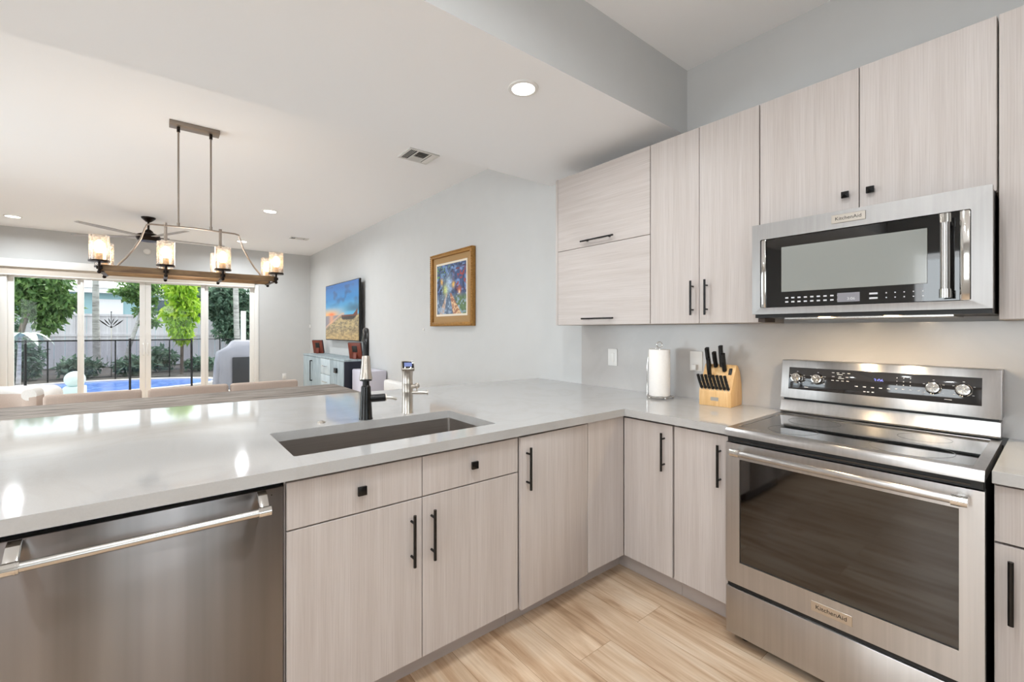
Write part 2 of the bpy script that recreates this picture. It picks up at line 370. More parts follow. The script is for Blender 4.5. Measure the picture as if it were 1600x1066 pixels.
# sliding glass doors: one frame, four panels
fr = struct(B().box(DX0, DX0 + .07, YW - .02, YW + .12, 0, DZ, .004).box(DX1 - .07, DX1, YW - .02, YW + .12, 0, DZ, .004).box(DX0 + .07, DX1 - .07, YW - .02, YW + .12, DZ - .05, DZ, .004).box(DX0 + .07, DX1 - .07, YW - .02, YW + .12, 0, .04, .004).build('door_1', M['trim']))
panes = [(-1.796, -1.072), (-.987, -.266), (-.106, .637), (.759, 1.46)]
outs = [(-1.86, -1.028), (-1.030, -.186), (-.184, .697), (.699, 1.539)]
for i, ((a, c), (p, q)) in enumerate(zip(panes, outs)):
    y0 = YW + (.055 if i in (0, 3) else .01); y1 = y0 + .042
    pn = B().box(p, a, y0, y1, .04, DZ - .05, .004).box(c, q, y0, y1, .04, DZ - .05, .004).box(a, c, y0, y1, 2.187, DZ - .05, .002).box(a, c, y0, y1, .04, .14, .002).build('sash', M['trim'], fr)
    B().box(a, c, y0 + .018, y0 + .024, .14, 2.187).build('glass', M['pane'], pn)
for x, s_ in ((-.215, 1), (-.155, -1)):
    B().tube([(x, YW + .012, 1.10), (x, YW - .03, 1.08), (x + .012 * s_, YW - .04, 1.02), (x + .012 * s_, YW - .04, .95), (x, YW - .03, .90), (x, YW + .012, .88)], .009, 10).build('handle', M['wplast'], fr)
bl = thing('roller_blind', 'beige fabric roller blind in a white cassette above the glass doors', 'blind', (-.18, YW, 2.46))
B().box(-1.98, 1.56, YW - .10, YW - .004, 2.335, 2.46, .006).build('cassette', M['trim'], bl)
B().box(-1.925, 1.53, YW - .052, YW - .046, 2.225, 2.335).build('fabric', M['shade'], bl)
B().box(-1.925, 1.53, YW - .058, YW - .040, 2.205, 2.225, .004).build('hem_bar', M['trim'], bl)

# ------------------------------------------------------------------ ceiling fixtures
def downlight(x, y, z, label, W, d=.155, lampr=None):
    t = thing('recessed_light', label, 'light', (x, y, z), 'recessed ceiling lights')
    B().lathe([(d / 2 + .018, 0), (d / 2 + .017, -.006), (d / 2, -.008), (d / 2 - .004, -.002)], (x, y, z), 40).build('trim_ring', M['trim'], t)
    B().cyl((x, y, z - .006), (x, y, z - .001), d / 2 - .002, None, 40).build('lens', M['lens'], t)
    l = lamp('downlight_lamp', 'AREA', (0, 0, -.012), W, (.91, .965, 1), shape='DISK', size=d * .9); l.data.spread = math.radians(165); l.parent = t
    return t
downlight(1.443, 1.712, ZS, 'recessed ceiling light in the lowered soffit above the corner of the counter', SOFFIT_W, .118)
downlight(-1.3, 1.95, ZS, 'recessed ceiling light in the soffit beyond the left edge of the frame', SOFFIT_W, .118)
downlight(1.197, 6.819, ZC, 'recessed ceiling light between the chandelier and the far wall, nearer of the right pair', LIVING_W)
downlight(1.197, 9.442, ZC, 'recessed ceiling light close to the glass doors beside the right arm of the chandelier', LIVING_W)
downlight(-1.634, 9.432, ZC, 'recessed ceiling light at far left above the blind cassette', LIVING_W)
downlight(-1.634, 6.82, ZC, 'recessed ceiling light left of the ceiling fan, beyond the frame', LIVING_W)
downlight(1.3, 3.15, ZC, 'added unseen fill light tucked behind the soffit on the dining side, nearest the painting wall', FILL_ROW_W)  # hidden row of three, added to brighten the living and dining side
downlight(-.3, 3.15, ZC, 'added unseen fill light tucked behind the soffit on the dining side, middle of the three', FILL_ROW_W)
downlight(-1.9, 3.15, ZC, 'added unseen fill light tucked behind the soffit on the dining side, farthest from the painting wall', FILL_ROW_W)
for k, (x, y) in enumerate(((.15, .7), (1.05, .35), (.3, -1.0), (-1.6, -.4), (-.95, .6))):  # second lamp is added to brighten the floor and lower right corner
    downlight(x, y, ZC, 'recessed ceiling light over the kitchen aisle behind the camera, number %s from the corner' % ('one', 'two (added fill)', 'three', 'four', 'five')[k], KITCHEN_W)
def vent(x, y, w, d, label):
    t = thing('ceiling_vent', label, 'vent', (x, y, ZC), 'ceiling air vents'); z = ZC
    B().box(x - w / 2 + .01, x + w / 2 - .01, y - d / 2 + .01, y + d / 2 - .01, z - .004, z - .001).build('backing', M['ventd'], t)
    e = .02
    B().box(x - w / 2, x + w / 2, y - d / 2, y - d / 2 + e, z - .012, z, .002).box(x - w / 2, x + w / 2, y + d / 2 - e, y + d / 2, z - .012, z, .002).box(x - w / 2, x - w / 2 + e, y - d / 2 + e, y + d / 2 - e, z - .012, z).box(x + w / 2 - e, x + w / 2, y - d / 2 + e, y + d / 2 - e, z - .012, z).box(x - w * .2, x - w * .2 + .012, y - d / 2 + e, y + d / 2 - e, z - .011, z).box(x + w * .2, x + w * .2 + .012, y - d / 2 + e, y + d / 2 - e, z - .011, z).build('frame', M['vent'], t)
    q = B(); ry = Matrix.Rotation(math.radians(40), 3, 'Y'); rx = Matrix.Rotation(math.radians(-42), 3, 'X')
    for i in range(4):
        for s in (-1, 1):
            xx = x + s * (w * .24 + (i + .6) * w * .05) + (.012 if s > 0 else 0)
            q.box(xx - .006, xx + .006, y - d / 2 + e, y + d / 2 - e, z - .009, z - .007, rot=Matrix.Rotation(math.radians(40 * s), 3, 'Y'))
    for i in range(7):
        yy = y - d / 2 + e + (i + .5) * (d - 2 * e) / 7
        q.box(x - w * .19, x + w * .2, yy - .012, yy + .012, z - .009, z - .007, rot=Matrix.Rotation(math.radians(25 if i < 4 else -40), 3, 'X'))
    q.build('louvers', M['vent'], t)
vent(1.905, 3.785, .30, .27, 'white ceiling vent with dark louvers beside the soffit edge')
vent(1.95, 8.5, .30, .17, 'small white ceiling vent far off near the corner above the wall screen')
sd = thing('smoke_detector', 'small pale round detector high on the wall above the glass doors', 'detector', (-.16, YW, 2.76))
B().lathe([(.055, 0), (.055, .015), (.04, .03), (0.0, .032)], (-.16, YW, 2.76), 24, Matrix.Rotation(math.radians(90), 3, 'X')).build('body', M['wplast'], sd)

# ------------------------------------------------------------------ linear chandelier
CY = 4.38
ch = thing('chandelier', 'linear wood beam chandelier with two rows of lit glass shades over the dining table', 'chandelier', (.23, CY, ZC))
B().box(.065, .395, CY - .055, CY + .055, ZC - .03, ZC, .003).build('canopy', M['anick'], ch)
for x in (.123, .336):
    r_ = B().cyl((x, CY, 2.155), (x, CY, ZC - .03), .0065, None, 12).build('rod', M['anick'], ch)
    B().cyl((x, CY, 2.155), (x, CY, 2.185), .010, None, 12).build('coupling', M['anick'], r_)
    B().cyl((x, CY, ZC - .07), (x, CY, ZC - .03), .011, None, 12).build('coupling', M['bronze'], r_)
def arm(s, xc):
    P = [(xc, 2.153)]
    pts = [(.0, 2.157), (.275, 2.150), (.30, 2.142), (.312, 2.11), (.335, 2.03), (.375, 1.95), (.42, 1.875), (.455, 1.83), (.475, 1.792)]
    return [(.23 + s * px, CY, pz) for px, pz in pts]
B().tube(arm(-1, 0)[::-1] + arm(1, 0)[1:], .0065, 10).build('bent_bar', M['anick'], ch)
RY = (CY - .165, CY + .165)
for y in RY: B().box(-.325, .785, y - .014, y + .014, 1.752, 1.795, .003).build('wood_beam', M['beam'], ch)
SX = (-.322, .043, .401, .782)
for x in SX:
    xx = min(max(x, -.31), .77)
    B().box(xx - .012, xx + .012, RY[0] - .014, RY[1] + .014, 1.745, 1.752, .001).build('cross_strap', M['bronze'], ch)
for x in SX[1:3]: B().box(x - .011, x + .011, CY - .004, CY + .004, 1.752, 2.175, .002).build('hanger_strap', M['anick'], ch)
for y in RY:
    for x in SX:
        yo = y + (-.022 if y < CY else .022)
        ar = B().cyl((x, yo, 1.74), (x, yo, 1.815), .008, None, 10).sph((x, yo, 1.742), .012).box(x - .016, x + .016, min(yo, y) - .006, max(yo, y) + .006, 1.762, 1.784, .003).cyl((x, yo, 1.811), (x, yo, 1.822), .058, None, 32).build('shade_holder', M['bronze'], ch)
        B().cyl((x, yo, 1.822), (x, yo, 1.872), .019, .019, 16).build('socket', M['maple'], ar)
        B().lathe([(.012, 1.872), (.022, 1.888), (.030, 1.915), (.024, 1.945), (.010, 1.962), (0, 1.965)], (x, yo, 0), 20).build('bulb', M['bulb'], ar)
        B().lathe([(.055, 1.822), (.055, 1.995), (.0525, 1.995), (.0525, 1.822), (.055, 1.822)], (x, yo, 0), 36).build('glass_shade', M['seed'], ar)
lamp('chandelier_glow', 'POINT', (.23, CY, 1.95), 6, (1, .92, .84), shadow_soft_size=.12)

# ------------------------------------------------------------------ ceiling fan
FX, FY = -.114, 8.31
fan = thing('ceiling_fan', 'dark bronze ceiling fan with long thin grey blades behind the chandelier', 'fan', (FX, FY, ZC))
B().lathe([(.085, ZC), (.08, ZC - .02), (.03, ZC - .065), (.015, ZC - .07)], (FX, FY, 0), 28).build('mount', M['bronze'], fan)
B().cyl((FX, FY, 2.78), (FX, FY, ZC - .06), .013, None, 14).build('downrod', M['bronze'], fan)
B().lathe([(.02, 2.80), (.05, 2.775), (.06, 2.75), (.13, 2.72), (.145, 2.67), (.12, 2.63), (.05, 2.615), (0, 2.612)], (FX, FY, 0), 32).build('motor', M['bronze'], fan)
for k in range(5):
    a = math.radians(224 + 72 * k); R_ = Matrix.Rotation(a, 3, 'Z')
    bb = B(); n = 8; pts = []
    ts = [.12 + .83 * i / n for i in range(n + 1)]
    up = [(t, .030 + .018 * math.sin(math.pi * (t - .12) / .83)) for t in ts]; poly = [(t, w) for t, w in up] + [(t, -w) for t, w in up[::-1]]
    bb.prism(poly, 'z', -.004, .004); vv = bb.bm.verts
    bmesh.ops.rotate(bb.bm, verts=vv, cent=(0, 0, 0), matrix=Matrix.Rotation(math.radians(5), 3, 'X')); bmesh.ops.rotate(bb.bm, verts=vv, cent=(0, 0, 0), matrix=R_)
    bmesh.ops.translate(bb.bm, verts=vv, vec=(FX, FY, 2.685)); bl_ = bb.build('blade', M['blade'], fan)
    q = B(); q.box(.09, .24, -.025, .025, .004, .012, .002); bmesh.ops.rotate(q.bm, verts=q.bm.verts, cent=(0, 0, 0), matrix=R_); bmesh.ops.translate(q.bm, verts=q.bm.verts, vec=(FX, FY, 2.685)); q.build('blade_bracket', M['bronze'], bl_)

# ------------------------------------------------------------------ cabinet hardware
def bar_handle(par, p0, p1, n, r=.0058, out=.030):
    """bar from p0 to p1 (on the door face), standing off along n"""
    p0, p1, n = Vector(p0), Vector(p1), Vector(n); d = (p1 - p0)
    q = B().cyl(p0 + n * out, p1 + n * out, r, None, 16)
    for t in (.16, .84): q.cyl(p0 + d * t, p0 + d * t + n * out, .0046, None, 12)
    return q.build('handle', M['black'], par)
def square_knob(par, p, n, s=.030, pyramid=False):
    p, n = Vector(p), Vector(n); x = abs(n.x) > .5; q = B()
    e = p + n * .012; q.cyl(p, e, .007, None, 12); h = s / 2
    a0, a1 = e, e + n * .010
    if x: q.box(a0.x, a1.x, p.y - h, p.y + h, p.z - h, p.z + h, .0012)
    else: q.box(p.x - h, p.x + h, a0.y, a1.y, p.z - h, p.z + h, .0012)
    if pyramid: q.prism([(p.y - h * .9, p.z - h * .9), (p.y + h * .9, p.z - h * .9), (p.y + h * .9, p.z + h * .9), (p.y - h * .9, p.z + h * .9)], 'x', a1.x, a1.x - .001)
    if pyramid:
        tip = q.bm.verts.new((a1.x - .008, p.y, p.z)); c = [q.bm.verts.new((a1.x - .001, p.y + i * h * .9, p.z + j * h * .9)) for i, j in ((-1, -1), (1, -1), (1, 1), (-1, 1))]
        for i in range(4): q.bm.faces.new((c[i], c[(i + 1) % 4], tip))
    return q.build('knob', M['black'], par)
def carcass(par, x0, x1, y0, y1, z0, z1, open_face, t=.018, top=False):
    q = B(); q.box(x0, x1, y0, y1, z0, z0 + t)
    if top: q.box(x0, x1, y0, y1, z1 - t, z1)
    zt = z1 - t if top else z1
    if open_face == '-x':
        q.box(x0, x1, y0, y0 + t, z0 + t, zt).box(x0, x1, y1 - t, y1, z0 + t, zt).box(x1 - .008, x1, y0 + t, y1 - t, z0 + t, zt)
    else:
        q.box(x0, x0 + t, y0, y1, z0 + t, zt).box(x1 - t, x1, y0, y1, z0 + t, zt).box(x0 + t, x1 - t, y1 - .008, y1, z0 + t, zt)
    return q.build('carcass', M['carc'], par)
G = .0016
# ------------------------------------------------------------------ upper cabinets (fronts at x = 2.30)
UX = 2.30; UB, UT = 1.3715, 2.443
def upper(label, y0, y1, z0, z1):
    t = thing('wall_cabinet', label, 'cabinet', (WX, (y0 + y1) / 2, z0), 'upper wall cabinets')
    carcass(t, UX + .0205, WX - .001, y0 + .0004, y1 - .0004, z0, z1, '-x', top=True); return t
def udoor(par, y0, y1, z0, z1, mat='lam', x=UX):
    return B().box(x, x + .02, y0 + G, y1 - G, z0 + G, z1 - G, .001, 1).build('door', M[mat], par)
c = upper('upper cabinet with two lift-up fronts stacked one over the other, far end', 1.551, 2.335, UB, UT)
B().box(UX - .001, UX + .0195, 2.3345, 2.3545, UB, UT, .001, 1).box(UX + .0195, WX - .001, 2.3355, 2.3545, UB, UT).build('end_panel', M['lam'], c)
d = udoor(c, 1.551, 2.334, 1.910, UT, 'lamh'); bar_handle(d, (UX, 2.086, 1.947), (UX, 1.806, 1.947), (-1, 0, 0))
d = udoor(c, 1.551, 2.334, UB, 1.910, 'lamh'); bar_handle(d, (UX, 2.076, 1.414), (UX, 1.806, 1.414), (-1, 0, 0))
c = upper('tall upper cabinet with a pair of doors and long bar handles, above the paper towel', .934, 1.549, UB, UT)
d = udoor(c, 1.243, 1.549, UB, UT); bar_handle(d, (UX, 1.278, 1.417), (UX, 1.278, 1.606), (-1, 0, 0))
d = udoor(c, .934, 1.243, UB, UT); bar_handle(d, (UX, 1.198, 1.417), (UX, 1.198, 1.606), (-1, 0, 0))
c = upper('short upper cabinet with two knobbed doors directly above the microwave', .147, .932, 1.824, UT)
d = udoor(c, .539, .932, 1.824, UT); square_knob(d, (UX, .584, 1.912), (-1, 0, 0), .027, True)
d = udoor(c, .147, .539, 1.824, UT); square_knob(d, (UX, .499, 1.913), (-1, 0, 0), .027, True)
c = upper('upper cabinet at the right edge of the picture, right of the microwave', -.45, .145, UB, UT)
d = udoor(c, -.15, .145, UB, UT); bar_handle(d, (UX, -.11, 1.417), (UX, -.11, 1.606), (-1, 0, 0))
d = udoor(c, -.45, -.15, UB, UT); bar_handle(d, (UX, -.19, 1.417), (UX, -.19, 1.606), (-1, 0, 0))

# ------------------------------------------------------------------ base cabinets
PY = 1.496; PX = 1.973; BB, BT = .113, .864
def pdoor(par, x0, x1, z0, z1, y=PY, name='door'):
    return B().box(x0 + G, x1 - G, y, y + .02, z0 + G, z1 - G, .001, 1).build(name, M['lam'], par)
def rdoor(par, y0, y1, z0, z1, x=PX, name='door'):
    return B().box(x, x + .02, y0 + G, y1 - G, z0 + G, z1 - G, .001, 1).build(name, M['lam'], par)
def ptoe(par, x0, x1): return B().box(x0, x1, 1.588, 1.606, 0, BB).build('toe_kick', M['toe'], par)
def rtoe(par, y0, y1): return B().box(2.056, 2.074, y0, y1, 0, BB).build('toe_kick', M['toe'], par)
c = thing('base_cabinet', 'sink base cabinet with two knobbed drawer fronts over two tall doors', 'cabinet', (.77, 1.85, 0), 'base cabinets')
carcass(c, .304, 1.231, PY + .0205, 2.10, BB, .874, '-y')
d = pdoor(c, .306, .768, .714, BT, name='drawer_front'); square_knob(d, (.537, PY, .792), (0, -1, 0))
d = pdoor(c, .768, 1.231, .714, BT, name='drawer_front'); square_knob(d, (.993, PY, .792), (0, -1, 0))
d = pdoor(c, .306, .768, BB, .712); bar_handle(d, (.724, PY, .476), (.724, PY, .664), (0, -1, 0))
d = pdoor(c, .768, 1.231, BB, .712); bar_handle(d, (.806, PY, .476), (.806, PY, .664), (0, -1, 0))
ptoe(c, .304, 1.231)
c = thing('base_cabinet', 'narrow base cabinet under the counter between sink cabinet and corner, handle on its left', 'cabinet', (1.46, 1.85, 0), 'base cabinets')
carcass(c, 1.233, 1.684, PY + .0205, 2.10, BB, .874, '-y')
d = B().prism([(1.237, PY - .014), (1.6805, PY - .001), (1.6805, PY + .019), (1.237, PY + .006)], 'z', BB - .004, BT, .001).build('door', M['lam'], c); bar_handle(d, (1.269, PY - .013, .636), (1.269, PY - .013, .822), (0, -1, 0)); ptoe(c, 1.233, 1.684)
c = thing('base_cabinet', 'corner base cabinet with a plain filler panel and a handled door meeting at the corner', 'cabinet', (2.3, 1.7, 0), 'base cabinets')
B().box(1.686, 2.6, 1.60, 2.10, BB, .874).box(2.08, 2.6, 1.202, 1.60, BB, .874).build('carcass', M['carc'], c)
B().box(1.686, PX - .0005, PY, PY + .02, BB, BT + .006, .001, 1).build('filler_panel', M['lam'], c)
B().box(1.686, 2.056, 1.588, 1.599, 0, BB).box(2.056, 2.074, 1.201, 1.599, 0, BB).build('toe_kick', M['toe'], c)
d = rdoor(c, 1.203, 1.494, BB, BT); bar_handle(d, (PX, 1.248, .636), (PX, 1.248, .825), (-1, 0, 0))
c = thing('base_cabinet', 'narrow base cabinet with one handled door just left of the range', 'cabinet', (2.3, 1.05, 0), 'base cabinets')
carcass(c, PX + .0205, 2.6, .918, 1.1995, BB, .874, '-x'); d = rdoor(c, .918, 1.196, BB, BT); bar_handle(d, (PX, .966, .634), (PX, .966, .822), (-1, 0, 0)); rtoe(c, .918, 1.1995)
c = thing('base_cabinet', 'base cabinet with a drawer over a door at the right edge, right of the range', 'cabinet', (2.3, -.2, 0), 'base cabinets')
carcass(c, PX + .0205, 2.6, -.47, .134, BB, .874, '-x'); rdoor(c, -.468, .134, .697, BT + .004, name='drawer_front')
d = rdoor(c, -.168, .134, BB, .693); bar_handle(d, (PX, .098, .47), (PX, .098, .657), (-1, 0, 0), .0065)
d = rdoor(c, -.468, -.168, BB, .693); bar_handle(d, (PX, -.43, .47), (PX, -.43, .657), (-1, 0, 0), .0065); rtoe(c, -.47, .134)
c = thing('base_cabinet', 'base cabinet left of the dishwasher, beyond the left edge of the picture', 'cabinet', (-.8, 1.85, 0), 'base cabinets')
carcass(c, -1.25, -.302, PY + .0205, 2.10, BB, .874, '-y'); pdoor(c, -1.25, -.776, BB, BT); pdoor(c, -.776, -.302, BB, BT); ptoe(c, -1.25, -.302)

pc = thing('added_pantry', 'tall light pantry cabinet added out of view behind the camera for reflections', 'cabinet', (-1.75, -1.45, 0))  # unseen, added so the steel fronts have something to reflect
carcass(pc, -2.2, -1.25, YB + .002, -1.17, .1, 2.3, '-y', top=True)
for x0, x1, hx_ in ((-2.2, -1.725, -1.77), (-1.725, -1.25, -1.68)):
    d = B().box(x0 + G, x1 - G, -1.17, -1.15, .1 + G, 2.3 - G, .001, 1).build('door', M['lam'], pc); bar_handle(d, (hx_, -1.15, 1.0), (hx_, -1.15, 1.19), (0, 1, 0))
B().box(-2.2, -1.25, -1.25, -1.235, 0, .1).build('toe_kick', M['toe'], pc)
rf = thing('refrigerator', 'stainless refrigerator added out of view opposite the peninsula for reflections', 'refrigerator', (1.75, -1.35, 0))  # out of view, added to be mirrored in the steel appliances
B().box(1.30, 2.2, YB + .002, -1.06, .02, 1.78).build('case', M['bplast'], rf)
for x0, x1, hx_ in ((1.30, 1.748, 1.71), (1.752, 2.2, 1.79)):
    d = B().box(x0, x1, -1.06, -1.0, .62, 1.78, .006).build('door', M['dw'], rf); B().tube([(hx_, -1.0, .75), (hx_, -.95, .77), (hx_, -.95, 1.6), (hx_, -1.0, 1.62)], .011, 12).build('handle', M['steel'], d)
d = B().box(1.30, 2.2, -1.06, -1.0, .06, .612, .006).build('freezer_drawer', M['dw'], rf); B().tube([(1.4, -1.0, .52), (1.42, -.95, .52), (2.08, -.95, .52), (2.1, -1.0, .52)], .011, 12).build('handle', M['steel'], d)
for x in (1.36, 2.14):
    for y in (-1.66, -1.12): B().cyl((x, y, 0), (x, y, .022), .02, None, 12).build('foot', M['bplast'], rf)

# ------------------------------------------------------------------ worktops, sink
CT, CB = .914, .876
sk = (.352, 1.19, 1.60, 2.02)
def rr(x0, x1, y0, y1, r, n=5):
    P = []
    for cx, cy, a0 in ((x1 - r, y0 + r, -90), (x1 - r, y1 - r, 0), (x0 + r, y1 - r, 90), (x0 + r, y0 + r, 180)):
        P += [(cx + r * math.cos(math.radians(a0 + 90 * k / n)), cy + r * math.sin(math.radians(a0 + 90 * k / n))) for k in range(n + 1)]
    return P
b = B().plate_hole([(-1.35, 1.471), (1.948, 1.471), (1.948, .914), (WX - .001, .914), (WX - .001, 2.89), (.5, 3.03), (-1.35, 3.13)], [rr(*sk, .012)], CB, CT)
wt = b.build('worktop', M['quartz'], sharp=20); tag(wt, 'long white quartz worktop of the peninsula turning the corner to the range', 'worktop')
wt = B().box(1.948, WX - .001, -.47, .136, CB, CT, .0015, 1).build('worktop', M['quartz']); tag(wt, 'short white worktop at the right edge beside the range', 'worktop')
s = thing('sink', 'large rectangular stainless undermount sink set into the peninsula worktop', 'sink', (.77, 1.81, .876))
x0, x1, y0, y1 = sk; x0 += -.004; x1 += .004; y0 += -.004; y1 += .004; zb = .66
b = B(); top = rr(x0, x1, y0, y1, .014); bot = rr(x0 + .004, x1 - .004, y0 + .004, y1 - .004, .02)
A = [b.bm.verts.new((*p, CB - .0005)) for p in top]; C = [b.bm.verts.new((*p, zb)) for p in bot]; n = len(A)
for i in range(n): b.bm.faces.new((A[i], C[i], C[(i + 1) % n], A[(i + 1) % n]))
b.bm.faces.new(C)
F_ = [b.bm.verts.new((*p, CB - .0005)) for p in rr(x0 - .012, x1 + .012, y0 - .012, y1 + .012, .02)]
for i in range(n): b.bm.faces.new((A[i], A[(i + 1) % n], F_[(i + 1) % n], F_[i]))
bo = b.build('basin', M['sinks'], s, smooth=True); so = bo.modifiers.new('thick', 'SOLIDIFY'); so.thickness = .0015; so.offset = -1
B().lathe([(.045, zb + .002), (.043, zb + .004), (.03, zb + .003), (.028, zb + .001), (0, zb + .001)], (.77, 1.85, 0), 28).build('drain', M['chrome'], s)
bt = B().lathe([(.017, CT), (.017, CT + .004), (.015, CT + .006), (.011, CT + .006), (.010, CT + .009), (0, CT + .010)], (.577, 2.107, 0), 28).build('air_switch_button', M['nickel']); tag(bt, 'small round satin disposal button on the worktop left of the faucet', 'button')

# faucet
fx, fy = .767, 2.066; dd = Vector((-.35, -.94, 0)).normalized()
fa = thing('kitchen_faucet', 'matte black gooseneck kitchen faucet with brushed nickel spray head behind the sink', 'faucet', (fx, fy, CT))
B().lathe([(.031, 0), (.031, .004), (.0292, .008), (.0255, .08), (.0218, .150), (.0205, .155), (.0160, .160), (.0148, .20), (.0140, .26)], (fx, fy, CT), 32).build('body', M['black'], fa)
base = Vector((fx, fy, 0)); arc = []
for k in range(21):
    th = math.pi * k / 20 * .97; arc.append(base + dd * (.085 - .085 * math.cos(th)) + Vector((0, 0, 1.248 + .085 * math.sin(th))))
end = arc[-1] + (arc[-1] - arc[-2]).normalized() * .035
B().tube([base + Vector((0, 0, CT + .25))] + arc + [end], .0138, 16).build('gooseneck', M['black'], fa)
ax = (arc[-1] - arc[-2]).normalized(); rot = (-ax).to_track_quat('Z', 'Y').to_matrix()
sh = B().lathe([(.0165, .0), (.0172, -.004), (.0188, -.03), (.0222, -.065), (.0272, -.098), (.0272, -.102)], end, 28, rot).build('spray_head', M['nickel'], fa)
B().lathe([(.025, -.1025), (.0245, -.107), (.012, -.109), (0, -.109)], end, 28, rot).build('nozzle', M['bplast'], sh)
hz = 1.010
hd = B().cyl((fx + .015, fy, hz), (fx + .088, fy - .012, hz), .0185, .0185, 24).build('handle_hub', M['black'], fa)
B().cyl((fx + .088, fy - .012, hz), (fx + .094, fy - .013, hz), .0165, None, 20).tube([(fx + .092, fy - .013, hz), (fx + .12, fy - .02, hz - .004), (fx + .142, fy - .026, hz - .012)], [.0065, .0075, .0065], 12).build('lever', M['nickel'], hd)
# filtered water tap
gx, gy = .993, 2.094
ft = thing('filter_tap', 'brushed nickel filtered water tap with a small tilted display, right of the black faucet', 'tap', (gx, gy, CT))
B().lathe([(.028, 0), (.028, .004), (.0265, .007), (.0265, .105), (.027, .108), (.0265, .111), (.0265, .150), (.027, .153), (.0258, .156), (.025, .18), (.0275, .212), (.029, .216)], (gx, gy, CT), 32).build('body', M['nickel'], ft)
HR = Matrix.Translation((gx, gy, CT + .214)) @ Matrix.Rotation(math.radians(-20), 4, 'Z')
def onhead(q): bmesh.ops.transform(q.bm, verts=q.bm.verts, matrix=HR); return q
hb = B(); hb.prism([(-.030, 0), (.028, 0), (.028, .028), (.006, .049), (-.005, .051), (-.033, .012)], 'x', -.031, .031, .003)
hdp = onhead(hb).build('display_head', M['nickel'], ft)
SR = Matrix.Translation((0, -.0195, .032)) @ Matrix.Rotation(math.radians(54), 4, 'X')
q = B().box(-.028, .028, -.021, .019, -.001, .0025, .002); bmesh.ops.transform(q.bm, verts=q.bm.verts, matrix=SR); scr = onhead(q).build('screen', M['gblack'], hdp)
M['lcd'] = pm('lcd_glow', '5a6694', .3, emit='7d8cc4', es=.35)
q = B().box(-.019, .019, -.012, .011, .0025, .003); bmesh.ops.transform(q.bm, verts=q.bm.verts, matrix=SR); onhead(q).build('lit_display', M['lcd'], hdp)
B().cyl((gx + .012, gy - .016, CT + .1035), (gx + .092, gy - .04, CT + .098), .009, .0085, 18).cyl((gx + .090, gy - .039, CT + .099), (gx + .094, gy - .041, CT + .099), .0135, None, 20).build('spout', M['nickel'], ft)
B().cyl((gx, gy - .01, CT + .133), (gx + .034, gy - .03, CT + .136), .011, .011, 16).sph((gx + .036, gy - .031, CT + .138), .0145).cyl((gx + .036, gy - .031, CT + .112), (gx + .036, gy - .031, CT + .138), .0035, None, 8).build('valve_knob', M['nickel'], ft)

# ------------------------------------------------------------------ dishwasher
dw = thing('dishwasher', 'brushed stainless dishwasher with a long tubular handle under the left worktop', 'dishwasher', (0, 1.8, 0))
B().box(-.290, .296, PY + .03, 2.08, .02, .868).build('tub', M['bplast'], dw)
dr = B().box(-.294, .298, PY - .004, PY + .03, .105, .857, .003).build('door', M['dw'], dw)
B().box(-.29, .296, PY + .06, PY + .075, 0, .1).build('toe_kick', M['bplast'], dw)
hy = PY - .058; hzz = .812
hd = B().cyl((-.242, hy, hzz), (.226, hy, hzz), .0115, None, 24).build('handle', M['steel'], dr)
for x, s_ in ((-.255, 1), (.239, -1)):
    q = B(); q.cyl((x - .016, hy, hzz), (x + .016, hy, hzz), .0145, None, 24); q.cyl((x + .008 * s_, hy, hzz), (x + .011 * s_, hy, hzz), .0155, None, 24)
    poly = [(hy - .006, hzz - .012), (hy + .006, hzz - .012), (PY - .02, hzz + .018), (PY - .003, hzz + .022), (PY - .003, hzz + .044), (PY - .025, hzz + .038), (hy + .004, hzz + .012)]
    q.prism(poly, 'x', x - .012, x + .012, .001); q.build('handle_mount', M['chrome'], hd)
B().cyl((.266, PY - .0046, .838), (.266, PY - .004, .838), .0018, None, 10).build('indicator', M['bplast'], dr)

# ------------------------------------------------------------------ range
RY0, RY1 = .147, .910; RX = 1.905
rg = thing('kitchen_range', 'freestanding stainless electric range with glass cooktop and a large oven window', 'range', (2.25, .53, 0))
B().box(RX + .035, 2.58, RY0 + .002, RY1 - .002, .03, .885).build('body', M['bplast'], rg)
for x in (RX + .08, 2.52):
    for y in (RY0 + .05, RY1 - .05): B().cyl((x, y, 0), (x, y, .032), .018, None, 16).build('foot', M['bplast'], rg)
# cooktop rim, glass
b = B().plate_hole([(RX + .006, RY0), (2.50, RY0), (2.50, RY1), (RX + .006, RY1)], [[(RX + .05, RY0 + .028), (2.475, RY0 + .028), (2.475, RY1 - .028), (RX + .05, RY1 - .028)]], .884, .918)
b.prism([(RX + .006, .884), (RX + .006, .918), (RX + .0, .914), (RX - .006, .904), (RX - .006, .886)], 'y', RY0, RY1)
ct = b.build('cooktop', M['steelv'], rg, sharp=50)
gl = B().box(RX + .05, 2.475, RY0 + .028, RY1 - .028, .900, .9165).build('glass_surface', M['gblack'], ct)
M['ring'] = pm('burner_ring_print', '3a3a3c', .15)
for (x, y, r) in ((2.07, .34, .115), (2.07, .71, .09), (2.32, .34, .08), (2.32, .71, .10)):
    B().lathe([(r, .9166), (r, .9168), (r - .003, .9168), (r - .003, .9166), (r, .9166)], (x, y, 0), 48).build('burner_ring', M['ring'], gl)
B().box(RX + .012, RX + .05, RY0 + .004, RY1 - .004, .858, .884).build('vent_gap', M['bplast'], rg)
B().box(RX + .004, RX + .012, RY0 + .03, RY1 - .03, .866, .871).build('vent_slat', M['panel'], rg)
